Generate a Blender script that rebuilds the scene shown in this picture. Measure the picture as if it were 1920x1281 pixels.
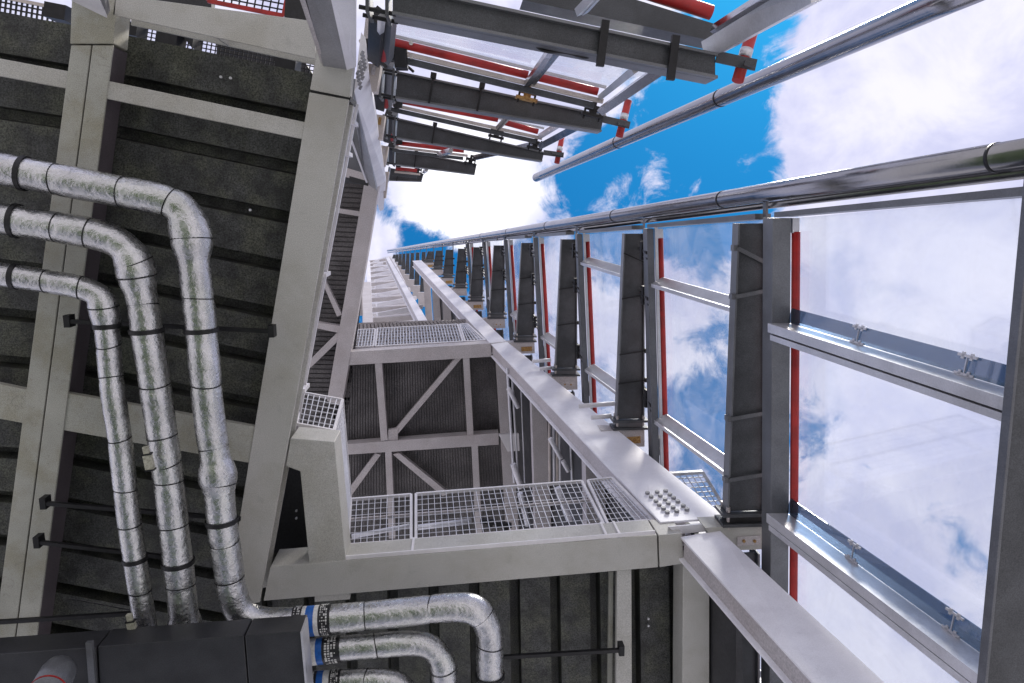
import bpy, bmesh, math, random
from mathutils import Vector, Matrix
random.seed(7)
for o in list(bpy.data.objects): bpy.data.objects.remove(o)
SC = bpy.context.scene
COL = SC.collection

# ------------------------------------------------------------------ camera
FPX = 1400.0
CAM = Vector((0, 0, 1.6))
_z = Vector((850-960, 390-640.5, FPX)).normalized()          # zenith in camera axes (right, down, forward)
_x = (Vector((1, 0, 0)) - _z*_z.x).normalized()
_y = _z.cross(_x)
M = Matrix((_x, _y, _z))                                      # camera axes -> world
cd = bpy.data.cameras.new('camera'); cam = bpy.data.objects.new('camera', cd); COL.objects.link(cam)
cd.sensor_width = 36.0; cd.lens = FPX/1920*36; cd.clip_start = 0.05; cd.clip_end = 3000
R = Matrix((M@Vector((1, 0, 0)), M@Vector((0, -1, 0)), M@Vector((0, 0, -1)))).transposed()
cam.matrix_world = Matrix.Translation(CAM) @ R.to_4x4()
SC.camera = cam

def ray(px, py): return (M @ Vector((px-960, py-640.5, FPX))).normalized()
def W(px, py, h):                                             # survey point: direction from the tripod, height above it
    d = M @ Vector((px-960, py-640.5, FPX)); return CAM + d*(h/d.z)
def mpp(px, py, h):                                           # metres per photo pixel there
    return (M @ Vector((px-960, py-640.5, FPX))).z and h/(M @ Vector((px-960, py-640.5, FPX))).z
DF = ray(642, 356); DF = DF/DF.z                              # direction of the leaning columns
def Q(X, Y, h): return W(X, Y, 9.0) + DF*(h-9.0)              # point on the leaning line that starts in the level 9 m plane
def pix(p):
    c = M.transposed() @ (p-CAM); return (960+FPX*c.x/c.z, 640.5+FPX*c.y/c.z)
HS = 4.1                                                      # storey
def HK(k): return 9.0 + HS*k
L2 = 21.3

# ------------------------------------------------------------------ world, sun, exposure
SC.view_settings.view_transform = 'Standard'; SC.view_settings.look = 'None'
SC.view_settings.exposure = 0.62; SC.view_settings.gamma = 1.0
SC.view_settings.use_curve_mapping = False
sun_dir = ray(1500, -300)
sd = bpy.data.lights.new('sun', 'SUN'); sd.energy = 2.2; sd.angle = math.radians(12); sd.color = (1, .93, .84)
so = bpy.data.objects.new('sun', sd); COL.objects.link(so)
so.rotation_euler = sun_dir.to_track_quat('Z', 'Y').to_euler(); so.location = (0, 0, 60)
SUN_EL = math.asin(sun_dir.z); SUN_AZ = math.atan2(sun_dir.x, sun_dir.y)

class NT:
    def __init__(s, tree): s.t = tree; s.n = tree.nodes; s.l = tree.links; s.n.clear()
    def add(s, typ, **kw):
        n = s.n.new(typ)
        for k, v in kw.items():
            if k.startswith('i_'):
                key = k[2:]; key = int(key) if key.isdigit() else key.replace('_', ' ')
                s.set(n, key, v)
            else: setattr(n, k, v)
        return n
    def set(s, n, key, v):
        if isinstance(v, bpy.types.NodeSocket): s.l.new(v, n.inputs[key])
        else: n.inputs[key].default_value = v
    def math(s, op, a, b=0.0, c=0.0, clamp=False):
        n = s.n.new('ShaderNodeMath'); n.operation = op; n.use_clamp = clamp
        s.set(n, 0, a); s.set(n, 1, b); s.set(n, 2, c); return n.outputs[0]
    def mix(s, f, a, b, mode='MIX'):
        n = s.n.new('ShaderNodeMix'); n.data_type = 'RGBA'; n.blend_type = mode
        s.set(n, 0, f); s.set(n, 6, a); s.set(n, 7, b); return n.outputs[2]
    def noise(s, vec, scale, detail=4, rough=.55, dist=0.0):
        n = s.n.new('ShaderNodeTexNoise'); n.inputs['Scale'].default_value = scale
        n.inputs['Detail'].default_value = detail; n.inputs['Roughness'].default_value = rough
        n.inputs['Distortion'].default_value = dist
        if vec is not None: s.l.new(vec, n.inputs['Vector'])
        return n.outputs['Fac']
    def ramp(s, f, a, b, lo=0.0, hi=1.0, smooth=True):
        n = s.n.new('ShaderNodeMapRange'); n.interpolation_type = 'SMOOTHSTEP' if smooth else 'LINEAR'
        s.set(n, 0, f); s.set(n, 1, a); s.set(n, 2, b); s.set(n, 3, lo); s.set(n, 4, hi); return n.outputs[0]

world = bpy.data.worlds.new('World'); SC.world = world; world.use_nodes = True
w = NT(world.node_tree)
tc = w.add('ShaderNodeTexCoord').outputs['Generated']
sky = w.add('ShaderNodeTexSky'); sky.sky_type = 'NISHITA'; sky.sun_disc = False
sky.sun_elevation = SUN_EL; sky.sun_rotation = SUN_AZ; sky.air_density = 1.0; sky.dust_density = 0.3; sky.ozone_density = 3.0
blue = w.mix(1.0, sky.outputs[0], (0.10, 1.02, 1.45, 1), 'MULTIPLY')
bl = [ (1100, 300, .10, -.45), (1180, 250, .08, -.3),  # direction (as surveyed), radius in radians, amount: where the clouds stood
 (1760, 150, .30, .85), (2000, 0, .40, .8), (1640, 210, .16, .35), (1950, 500, .35, .6), (1700, 520, .22, .42), (1620, 700, .25, .40), (1900, 900, .4, .4),
 (1300, 620, .16, .28), (1500, 1250, .35, .6), (1130, 600, .17, .45), (870, 370, .11, .85), (960, 350, .09, .35), (800, 330, .07, .6), (1050, 60, .32, .7), (900, -100, .35, .5),
 (1110, 372, .05, .40), (1160, 340, .035, .26), (1230, 305, .035, .26), (1400, 300, .03, .26), (1300, 345, .03, .2), (1330, 540, .12, .2), (700, 440, .04, .28), (705, 480, .05, .55),
 (900, 440, .05, .3), (1000, 480, .12, .35), (300, 0, .5, .8), (0, 0, .35, .6), (1600, 370, .07, .2), (1690, 350, .10, .4),
 (1380, 180, .13, -.5), (1300, 230, .10, -.4), (1430, 60, .12, -.55), (1430, 350, .08, -.3), (1250, 350, .07, -.2), (1130, 290, .06, -.2), (1280, 420, .07, -.2), (725, 400, .04, -.12), (1340, 470, .05, -.3),
 (1880, 545, .07, -.25), (1840, 850, .09, -.22), (1310, 730, .05, -.3), (1740, 1230, .09, -.3),
]
tot = None
for (px, py, r, a) in bl:
    d = w.add('ShaderNodeVectorMath', operation='DISTANCE'); w.l.new(tc, d.inputs[0]); d.inputs[1].default_value = ray(px, py)
    v = w.ramp(d.outputs['Value'], 0.0, r, a, 0.0)
    tot = v if tot is None else w.math('ADD', tot, v)
n1 = w.noise(tc, 5.0, 9, .62, .3)
n2 = w.noise(tc, 15.0, 12, .68, .8)
cov = w.math('ADD', w.math('MULTIPLY_ADD', n1, 2.1, -1.05), w.math('MULTIPLY_ADD', n2, 1.5, -.75))
cov = w.math('ADD', cov, tot)
fd = w.add('ShaderNodeVectorMath', operation='DISTANCE'); w.l.new(tc, fd.inputs[0]); fd.inputs[1].default_value = ray(1000, 500)
cov = w.math('ADD', cov, w.ramp(fd.outputs['Value'], .75, 1.05, 0.0, .9))  # cloud cover added outside the view to make the sky light less blue
mask = w.ramp(cov, .0, .42)
dens = w.ramp(cov, .25, 1.25)
shade = w.ramp(w.noise(tc, 6.5, 6, .6, .4), .34, .66)
cl = w.mix(shade, (.45, .46, .64, 1), (.67, .66, .77, 1))
dd = w.add('ShaderNodeVectorMath', operation='DISTANCE'); w.l.new(tc, dd.inputs[0]); dd.inputs[1].default_value = ray(880, 360)
core = w.ramp(dd.outputs['Value'], 0.0, .13, 1.0, 0.0)
cl = w.mix(core, cl, (1.15, 1.15, 1.18, 1))
bg1 = w.add('ShaderNodeBackground'); w.l.new(blue, bg1.inputs[0]); bg1.inputs[1].default_value = .076
bg2 = w.add('ShaderNodeBackground'); w.l.new(cl, bg2.inputs[0]); bg2.inputs[1].default_value = .95
mx = w.add('ShaderNodeMixShader'); w.l.new(mask, mx.inputs[0]); w.l.new(bg1.outputs[0], mx.inputs[1]); w.l.new(bg2.outputs[0], mx.inputs[2])
wo = w.add('ShaderNodeOutputWorld'); w.l.new(mx.outputs[0], wo.inputs[0])

# ------------------------------------------------------------------ materials
def mat(name, base, rough=.6, metal=0.0, var=.12, vscale=3.0, speck=0.0, sscale=120.0, bump=0.0, bscale=60.0, tint=None, tamt=0.0, tscale=1.5, streak=0.0, bdist=.004):
    m = bpy.data.materials.new(name); m.use_nodes = True; t = NT(m.node_tree)
    co = t.add('ShaderNodeNewGeometry').outputs['Position']
    b = t.add('ShaderNodeBsdfPrincipled'); o = t.add('ShaderNodeOutputMaterial'); t.l.new(b.outputs[0], o.inputs[0])
    c = base + (1,)
    dark = tuple(v*(1-var*2.2) for v in base) + (1,); lite = tuple(min(1, v*(1+var)) for v in base) + (1,)
    col = t.mix(t.ramp(t.noise(co, vscale, 6, .62), .3, .7), dark, lite)
    if tint: col = t.mix(t.math('MULTIPLY', t.ramp(t.noise(co, tscale, 5, .65), .42, .68), tamt), col, tint + (1,))
    if streak:
        st = t.ramp(t.noise(co, vscale*5, 8, .7, 1.2), .56, .70)
        col = t.mix(t.math('MULTIPLY', st, streak), col, tuple(v*.35 for v in base) + (1,))
    if speck:
        s1 = t.math('MULTIPLY_ADD', t.ramp(t.noise(co, sscale, 3, .7), .33, .67, -1, 1, False), speck*.75, 1.0)
        col = t.mix(1.0, col, t.add('ShaderNodeCombineColor', i_0=s1, i_1=s1, i_2=s1).outputs[0], 'MULTIPLY')
    t.l.new(col, b.inputs['Base Color'])
    rr = t.math('MULTIPLY_ADD', t.noise(co, vscale*4, 4), .22, rough-.11, True); t.l.new(rr, b.inputs['Roughness'])
    b.inputs['Metallic'].default_value = metal
    if bump:
        bp = t.add('ShaderNodeBump'); bp.inputs['Strength'].default_value = bump; bp.inputs['Distance'].default_value = bdist
        t.l.new(t.noise(co, bscale, 5, .6), bp.inputs['Height']); t.l.new(bp.outputs[0], b.inputs['Normal'])
    return m
MT = {}
MT['soffit'] = mat('soffit_paint', (.45, .445, .42), .55, 0, .03, .7, .42, 110, .25, 90, (.28, .26, .20), .35, 1.3, .18)
MT['soffit_old'] = mat('weathered_soffit_paint', (.38, .38, .34), .6, 0, .06, 1.4, .45, 110, .3, 90, (.22, .20, .12), .5, 1.8, .4)
MT['frame'] = mat('pale_frame_paint', (.47, .44, .45), .55, 0, .05, 1.2, .28, 40, .2, 60, (.33, .28, .27), .3, 1.5, .12)
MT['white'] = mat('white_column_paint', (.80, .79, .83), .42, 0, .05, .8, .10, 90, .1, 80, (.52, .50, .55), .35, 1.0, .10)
MT['trim'] = mat('white_trim_paint', (.72, .70, .72), .4, 0, .05, 1.5, .1, 90)
MT['charcoal'] = mat('charcoal_paint', (.066, .070, .078), .42, .25, .12, 3, .55, 120, .2, 120)
MT['charcoal_lt'] = mat('grey_flange_paint', (.155, .16, .172), .36, .4, .10, 2, .35, 120, .1, 120)
MT['slate'] = mat('slate_bar_paint', (.13, .135, .15), .4, .3, .10, 2, .4, 120)
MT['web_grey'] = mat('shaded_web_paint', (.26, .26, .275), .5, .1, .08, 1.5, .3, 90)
MT['web_shade'] = mat('web_painted_shade', (.085, .072, .080), .6, .05, .1, 2, .5, 90)  # shade on the webs above the flanges, put into the base colour
MT['duct'] = mat('duct_paint', (.032, .033, .037), .45, .2, .15, 2, .5, 100, .2, 80)
MT['black'] = mat('black_metal', (.014, .014, .016), .5, .3, .2, 8, .3, 60)
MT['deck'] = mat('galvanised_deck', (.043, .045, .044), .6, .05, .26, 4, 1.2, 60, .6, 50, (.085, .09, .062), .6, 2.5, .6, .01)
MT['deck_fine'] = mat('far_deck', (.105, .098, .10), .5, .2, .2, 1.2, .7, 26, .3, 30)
MT['darkwall'] = mat('dark_wall_panel', (.03, .03, .033), .6, .1, .2, 1.2, .4, 30)
MT['foil'] = mat('foil_jacket', (.57, .57, .585), .27, .95, .08, 3, .16, 40, .80, 10, (.40, .45, .32), .2, 2.0, .35, .022)
MT['steel'] = mat('polished_steel', (.30, .30, .32), .20, 1.0, .06, 2, .08, 60, .1, 30)
MT['alu'] = mat('aluminium', (.58, .58, .61), .35, .55, .06, 3, .1, 60)
MT['galv'] = mat('galvanised_mesh', (.66, .66, .70), .45, .35, .08, 2, .12, 50)
MT['red'] = mat('red_paint', (.40, .018, .016), .45, 0, .16, 3, .1, 60)
MT['cream'] = mat('cream_frame', (.55, .49, .45), .5, 0, .08, 3, .15, 60)
MT['bolt'] = mat('bolt_zinc', (.60, .55, .52), .35, .8, .15, 20, .2, 80)
MT['rust'] = mat('rusty_plate', (.42, .26, .09), .6, .2, .2, 25, .3, 90, .3, 60, (.20, .07, .02), .7, 30)
MT['plastic'] = mat('beige_plastic', (.42, .41, .33), .5, 0, .12, 30, .3, 90, 0, 60, (.1, .1, .08), .5, 40)
MT['tape_white'] = mat('white_tape', (.62, .62, .60), .45, 0, .1, 20, .15, 60)
MT['tape_blue'] = mat('blue_tape', (.012, .11, .42), .4, 0, .1, 20, .1, 60)
MT['tape_black'] = mat('black_tape', (.010, .010, .012), .4, 0, .1, 20, .1, 60)
MT['grass'] = mat('lawn_green', (.095, .135, .055), .8, 0, .25, 1.5, .4, 30)
MT['paving'] = mat('pale_paving', (.58, .56, .54), .8, 0, .10, .6, .15, 20)
def glassmat(name, tr=(.93, .95, .97), haze=.10, gl=.10, hz=(.8, .82, .9)):
    m = bpy.data.materials.new(name); m.use_nodes = True; t = NT(m.node_tree)
    co = t.add('ShaderNodeNewGeometry').outputs['Position']
    a = t.add('ShaderNodeBsdfTransparent'); a.inputs[0].default_value = tr + (1,)
    g = t.add('ShaderNodeBsdfGlossy'); g.inputs['Roughness'].default_value = .03
    d = t.add('ShaderNodeBsdfTranslucent'); d.inputs[0].default_value = hz + (1,)
    d2 = t.add('ShaderNodeBsdfDiffuse'); d2.inputs[0].default_value = hz + (1,)
    md = t.add('ShaderNodeMixShader', i_0=.4); t.l.new(d.outputs[0], md.inputs[1]); t.l.new(d2.outputs[0], md.inputs[2])
    st = t.ramp(t.noise(co, 1.3, 7, .7, 1.5), .35, .75, haze*.5, haze*1.6)
    m1 = t.add('ShaderNodeMixShader'); t.l.new(st, m1.inputs[0]); t.l.new(a.outputs[0], m1.inputs[1]); t.l.new(md.outputs[0], m1.inputs[2])
    m2 = t.add('ShaderNodeMixShader', i_0=gl); t.l.new(m1.outputs[0], m2.inputs[1]); t.l.new(g.outputs[0], m2.inputs[2])
    o = t.add('ShaderNodeOutputMaterial'); t.l.new(m2.outputs[0], o.inputs[0]); return m
MT['glass'] = glassmat('window_glass', haze=.13, gl=.09, hz=(.84, .85, .92))
MT['louvre'] = glassmat('blue_louvre_glass', (.30, .38, .48), .10, .14, (.3, .36, .45))

# ------------------------------------------------------------------ mesh helpers
ORG = {}
class MB:
    def __init__(s): s.v = []; s.f = []
    def loft(s, A, B):
        n = len(A); i = len(s.v); s.v += [Vector(p) for p in A] + [Vector(p) for p in B]
        s.f.append(list(range(i, i+n))[::-1]); s.f.append(list(range(i+n, i+2*n)))
        for k in range(n):
            j = (k+1) % n; s.f.append([i+k, i+j, i+n+j, i+n+k])
        return s
    def prism(s, P, d): return s.loft(P, [Vector(p)+Vector(d) for p in P])
    def bar(s, a, b, wd, dp, up=(0, 0, 1), off=0.0):          # rectangular bar; bottom face on the line a-b when off=0
        a = Vector(a); b = Vector(b); t = (b-a).normalized(); up = Vector(up)
        r = t.cross(up)
        if r.length < 1e-5: r = t.cross(Vector((1, 0, 0)))
        r.normalize(); u = r.cross(t).normalized()
        q = lambda p: [p+r*wd/2+u*off, p-r*wd/2+u*off, p-r*wd/2+u*(off+dp), p+r*wd/2+u*(off+dp)]
        return s.loft(q(a), q(b))
    def cbar(s, a, b, wd, dp=None, up=(0, 0, 1)):
        dp = wd if dp is None else dp; return s.bar(a, b, wd, dp, up, -dp/2)
    def box(s, c, x, y, z):                                   # centre and three half-axis vectors
        c = Vector(c); x = Vector(x); y = Vector(y); z = Vector(z)
        return s.loft([c-x-y-z, c+x-y-z, c+x+y-z, c-x+y-z], [c-x-y+z, c+x-y+z, c+x+y+z, c-x+y+z])
    def tube(s, pts, rad, n=20, cap=True):
        pts = [Vector(p) for p in pts]
        if not isinstance(rad, (list, tuple)): rad = [rad]*len(pts)
        ref = None; rings = []
        for i, p in enumerate(pts):
            t = (pts[min(i+1, len(pts)-1)]-pts[max(i-1, 0)]).normalized()
            if ref is None:
                ref = t.cross(Vector((.3, .2, 1))).normalized()
            ref = (ref - t*ref.dot(t)).normalized(); b = t.cross(ref)
            i0 = len(s.v); rings.append(i0)
            for k in range(n):
                a = 2*math.pi*k/n; s.v.append(p+(ref*math.cos(a)+b*math.sin(a))*rad[i])
        for a, b in zip(rings, rings[1:]):
            for k in range(n):
                j = (k+1) % n; s.f.append([a+k, a+j, b+j, b+k])
        if cap: s.f.append([rings[0]+k for k in range(n)][::-1]); s.f.append([rings[-1]+k for k in range(n)])
        return s
    def rod(s, a, b, r, n=10): return s.tube([a, b], r, n)
    def ibeam(s, a0, a1, b1, b0, d, t=.035, tw=.03, up=(0, 0, 1), flange_only=False):
        # a0,a1 = flange corners at the start, b0,b1 at the end; bottom flange, web, top flange; no overlap
        up = Vector(up); P = [Vector(a0), Vector(a1), Vector(b1), Vector(b0)]
        s.prism(P, up*t)
        if flange_only: return s
        s.prism([p+up*(d-t) for p in P], up*t)
        ma = (P[0]+P[1])/2; mb_ = (P[2]+P[3])/2; ra = (P[1]-P[0]).normalized()*tw/2; rb = (P[2]-P[3]).normalized()*tw/2
        s.prism([ma-ra+up*t, ma+ra+up*t, mb_+rb+up*t, mb_-rb+up*t], up*(d-2*t)); return s
    def build(s, name, m, parent=None, smooth=False, bev=0.0):
        me = bpy.data.meshes.new(name)
        if parent is not None: org = ORG[parent]
        else:
            lo = Vector((min(p.x for p in s.v)+max(p.x for p in s.v), min(p.y for p in s.v)+max(p.y for p in s.v), 0))/2
            org = Vector((lo.x, lo.y, min(p.z for p in s.v)))
        me.from_pydata([p-org for p in s.v], [], s.f)
        bm = bmesh.new(); bm.from_mesh(me); bmesh.ops.recalc_face_normals(bm, faces=bm.faces)
        if smooth:
            for f in bm.faces: f.smooth = len(f.verts) <= 4
        bm.to_mesh(me); bm.free()
        me.materials.append(MT[m] if isinstance(m, str) else m)
        o = bpy.data.objects.new(name, me); COL.objects.link(o)
        if parent is not None: o.parent = parent
        else: o.location = org
        ORG[o] = org
        if bev: b = o.modifiers.new('bevel', 'BEVEL'); b.width = bev; b.segments = 2; b.limit_method = 'ANGLE'
        return o
def tag(o, label, cat, group=None, kind='thing'):
    if not 4 <= len(label.split()) <= 16: print('LONG', label)
    o['label'] = label; o['category'] = cat
    if group: o['group'] = group
    if kind: o['kind'] = kind
    return o
def thing(name, loc, label, cat, group=None):
    o = bpy.data.objects.new(name, None); COL.objects.link(o); o.location = loc; o.empty_display_size = .2
    ORG[o] = Vector(loc); return tag(o, label, cat, group)
def struct(o): o['kind'] = 'structure'; return o
UP = Vector((0, 0, 1))
def WP(pts, h): return [W(x, y, h) for x, y in pts]
def grid(mb, A, B, C, D, nu, nv, r=.006, frame=.03, fd=.04):
    # wire mesh in the quad A-B-C-D (A,B start side; D,C far side)
    A, B, C, D = map(Vector, (A, B, C, D)); nrm = (B-A).cross(D-A).normalized()
    for i in range(1, nu):
        t = i/nu; mb.cbar(A.lerp(B, t)+nrm*r, D.lerp(C, t)+nrm*r, r*2, r*2, nrm)
    for j in range(1, nv):
        t = j/nv; mb.cbar(A.lerp(D, t)-nrm*r, B.lerp(C, t)-nrm*r, r*2, r*2, nrm)
def gframe(mb, A, B, C, D, fw=.04, fd=.05):
    A, B, C, D = map(Vector, (A, B, C, D)); nrm = (B-A).cross(D-A).normalized()
    mb.cbar(A, B, fw, fd, nrm); mb.cbar(D, C, fw, fd, nrm); mb.cbar(A, D, fw, fd*.9, nrm); mb.cbar(B, C, fw, fd*.9, nrm)
def corr(mb, P00, P10, P11, P01, n, d, flat=.55):
    # trapezoidal sheet: ribs run from the P00-P10 edge to the P01-P11 edge... profile along P00->P10
    P00, P10, P11, P01 = map(Vector, (P00, P10, P11, P01)); prof = []
    for i in range(n):
        for (u, z) in ((0, 0), (.74, 0), (.77, d), (.97, d)): prof.append(((i+u)/n, z))
    prof.append((1.0, 0))
    i0 = len(mb.v)
    for u, z in prof: mb.v.append(P00.lerp(P10, u)+UP*z)
    for u, z in prof: mb.v.append(P01.lerp(P11, u)+UP*z)
    m_ = len(prof)
    for k in range(m_-1): mb.f.append([i0+k, i0+k+1, i0+m_+k+1, i0+m_+k])
    i1 = len(mb.v)                                            # back sheet to close it
    for p in (P00, P10, P11, P01): mb.v.append(p+UP*(d+.06))
    mb.f.append([i1, i1+1, i1+2, i1+3])
def spline(pts, n=8):
    pts = [Vector(p) for p in pts]; out = []
    E = [pts[0]*2-pts[1]] + pts + [pts[-1]*2-pts[-2]]
    for i in range(1, len(E)-2):
        for k in range(n):
            t = k/n; a, b, c, d = E[i-1], E[i], E[i+1], E[i+2]
            out.append(.5*((2*b)+(c-a)*t+(2*a-5*b+4*c-d)*t*t+(3*b-a-3*c+d)*t**3))
    out.append(pts[-1]); return out

# ------------------------------------------------------------------ ground
g = MB(); g.prism([(-900, -900, -.3), (900, -900, -.3), (900, 900, -.3), (-900, 900, -.3)], (0, 0, .3))
struct(g.build('ground', 'paving'))
g = MB(); g.prism([(-9, -5, .006), (-.8, -5, .006), (-.8, 9, .006), (-9, 9, .006)], (0, 0, .03)); struct(g.build('lawn', 'grass'))

# ------------------------------------------------------------------ level 1 soffit (9 m above the tripod)
H1 = 9.0
def soffit_beam(px4, h, d, label, m='soffit', kind='i', name='steel_beam', group='steel beams of the nearest underside', cat='steel beam', bev=.006):
    mb = MB(); P = WP(px4, h)
    if kind == 'i' and d < .5: mb.prism(P, UP*.09)
    elif kind == 'i': mb.ibeam(P[0], P[1], P[2], P[3], d)
    else: mb.prism(P, UP*d)
    return tag(mb.build(name, m, None, False, bev), label, cat, group)
# main double beam, far left: two channels with an open joint between them
A1 = [(131, 37), (212, 30), (24+28, 1320), (5-32, 1320)]
cl0 = ((A1[0][0]+A1[1][0])/2, 34); cl1 = ((A1[2][0]+A1[3][0])/2, 1320)
t = thing('double_beam', W(100, 600, 9), 'wide pale double beam with a dark joint line at far left, behind the pipes', 'steel beam', 'steel beams of the nearest underside')
for sgn, (a, b) in ((-1, ((133, 85), (-27, 1320))), (1, ((212, 85), (52, 1320)))):
    c0 = (172-1.6*0+sgn*1.3, 85); c1 = (12.5+sgn*1.3, 1320)
    mb = MB(); q = WP([a, c0, c1, b], 9.0); mb.ibeam(q[0], q[1], q[2], q[3], .38, flange_only=True); mb.build('channel', 'soffit_old', t, bev=.008)
    mb = MB(); i0 = q[0].lerp(q[1], .12); i1 = q[0].lerp(q[1], .9); j0 = q[3].lerp(q[2], .12); j1 = q[3].lerp(q[2], .9); mb.prism([p+UP*.036 for p in (i0, i1, j1, j0)], UP*.40); mb.build('web', 'web_shade', t)
mb = MB(); mb.prism(WP([(140, -160), (232, -160), (212, 82), (131, 82)], 9.0), UP*.38); mb.build('head_block', 'soffit_old', t, bev=.01)
mb = MB(); mb.prism(WP([(168, 86), (176, 86), (16, 1320), (8, 1320)], 9.12), UP*.3); mb.build('joint_strip', 'black', t)
# edge beam of the left wing
t = thing('edge_beam', W(540, 600, 9), 'broad pale edge beam sloping down between the dark decking and the sky gap', 'steel beam', 'steel beams of the nearest underside')
mb = MB(); mb.ibeam(*WP([(580, 173), (655, 187), (487, 1130), (422, 1138)], 9.0), .42); mb.build('beam_body', 'soffit', t, bev=.01)
mb = MB(); mb.prism(WP([(594, 96), (664, 112), (656, 183), (581, 168)], 9.0), UP*.16); mb.build('head_block', 'soffit', t, bev=.01)
mb = MB(); mb.prism(WP([(584, 166), (658, 181), (656, 190), (582, 175)], 9.02), UP*.5); mb.build('joint_strip', 'black', t)
# cross beams
soffit_beam([(216, -10), (590, 40), (592, 111), (211, 28)], 9.0, .5, 'deep pale cross beam along the top left, under the open red-edged grating')
soffit_beam([(190, 149), (590, 233), (582, 264), (184, 182)], 9.02, .34, 'narrow pale cross beam between the double beam and the edge beam, above the pipes')
soffit_beam([(-150, 82), (130, 134), (125, 166), (-150, 115)], 9.02, .34, 'narrow pale cross beam cut by the left edge of the photo, above the pipes')
soffit_beam([(112, 735), (492, 803), (483, 871), (103, 804)], 9.02, .45, 'wide pale cross beam passing behind the three vertical pipes', 'soffit_old')
soffit_beam([(-150, 690), (56, 732), (45, 794), (-150, 758)], 9.02, .45, 'wide pale cross beam stub cut by the left edge of the photo, below the pipes', 'soffit_old')
# corner gusset and lower wing edge beam
soffit_beam([(545, 822), (627, 829), (648, 1052), (580, 1057), (563, 884), (536, 874)], 9.03, .5, 'tapering pale corner post between the small mesh box and the lower edge beam', kind='b', name='corner_post')
t = thing('edge_beam', W(900, 1070, 9), 'long pale edge beam running under the mesh guard of the nearest platform', 'steel beam', 'steel beams of the nearest underside')
mb = MB(); mb.prism(WP([(507, 1063), (1232, 1004), (1234, 1064), (494, 1127)], 9.0), UP*.5); mb.build('beam_body', 'soffit', t, bev=.008)
mb = MB(); mb.prism(WP([(1235, 1004), (1279, 1000), (1282, 1057), (1237, 1064)], 9.0), UP*.5); mb.build('end_block', 'soffit', t, bev=.008)
mb = MB(); mb.prism(WP([(590, 1112), (655, 1108), (656, 1124), (590, 1129)], 9.03), UP*.3); mb.build('step_plate', 'soffit', t, bev=.004)
# toe plate trough above the edge beam
t = thing('toe_plate', W(900, 1020, 9.1), 'thin pinkish toe plate with ribs on top of the long edge beam', 'toe plate')
mb = MB()
E0 = [(649, 1052), (1232, 1003)]
for a, b, hh in (((650, 1049), (1230, 1002), 9.5), ):
    mb.loft([W(649, 1052, 9.0+.503), W(649, 1049, 9.503), W(651, 1022, 9.66), W(649, 1022, 9.66)],
            [W(1226, 1003, 9.503), W(1226, 1000, 9.503), W(1226, 977, 9.66), W(1226, 978, 9.66)])
mb.build('plate', 'frame', t)
mb = MB()
for x, y0, y1 in ((772, 1012, 1041), (1140, 984, 1009), (1163, 982, 1007), (1222, 976, 1003)):
    mb.bar(W(x-3, y0, 9.62), W(x+9 if x > 1100 else x, y1, 9.50), .03, .05)
mb.build('rib', 'trim', t)
for x, y1 in ((772, 1042), (1140, 1011), (1165, 1009)):
    p = W(x, y1, 9.0)-Vector((0, .02, 0)); mb = MB(); mb.bar(p+UP*.02, p+UP*.5, .03, .04, (0, 1, 0)); mb.build('stiffener', 'trim', t)
mb = MB(); mb.cbar(W(649, 1050, 9.02)-Vector((0, .03, 0)), W(1228, 1002, 9.02)-Vector((0, .03, 0)), .05, .02); mb.build('lip', 'trim', t)
mb = MB(); mb.prism([p-Vector((0, .012, 0)) for p in WP([(650, 1052.5), (1230, 1004), (1230, 1003), (650, 1051.5)], 9.05)], UP*.44); mb.build('face', 'frame', t)
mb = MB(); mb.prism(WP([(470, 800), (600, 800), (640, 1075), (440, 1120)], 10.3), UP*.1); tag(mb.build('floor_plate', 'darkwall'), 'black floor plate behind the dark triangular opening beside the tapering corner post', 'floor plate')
# posts hanging from the lower wing
soffit_beam([(1157, 1070), (1184, 1068), (1185, 1330), (1155, 1330)], 9.06, .35, 'slim pale post at the bottom centre, in front of dark ribbed decking')
soffit_beam([(1143, 1073), (1150, 1072), (1148, 1330), (1140, 1330)], 9.3, .2, 'thin green-grey strip put in for the shade left of the slim bottom post', 'soffit_old')  # strip stands in for the shade along the inner side of the post
def storey_post(k, lab):
    h = HK(k); mb = MB(); P = [Q(1281, 1020 if k else 1062, h), Q(1330, 1020 if k else 1058, h), Q(1330, 1700, h), Q(1276, 1700, h)]
    if k == 3: P[0] = Q(1276, 1030, h); P[1] = Q(1325, 1030, h); P[2] = Q(1335, 1700, h); P[3] = Q(1287, 1700, h)
    mb.prism(P, UP*.45); tag(mb.build('floor_edge_beam', 'frame' if k else 'soffit', bev=.006), lab, 'steel beam', 'floor edge beams under the white column')
ordn = ['nearest', 'second', 'third', 'fourth', 'fifth', 'sixth', 'seventh', 'eighth', 'ninth', 'tenth', 'eleventh', 'twelfth', 'thirteenth', 'fourteenth', 'fifteenth', 'sixteenth', 'seventeenth', 'eighteenth', 'nineteenth', 'twentieth']
for k in range(0, 9):
    storey_post(k, '%s pale floor beam below the white column, counting up from the bottom edge' % ordn[k])
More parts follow.
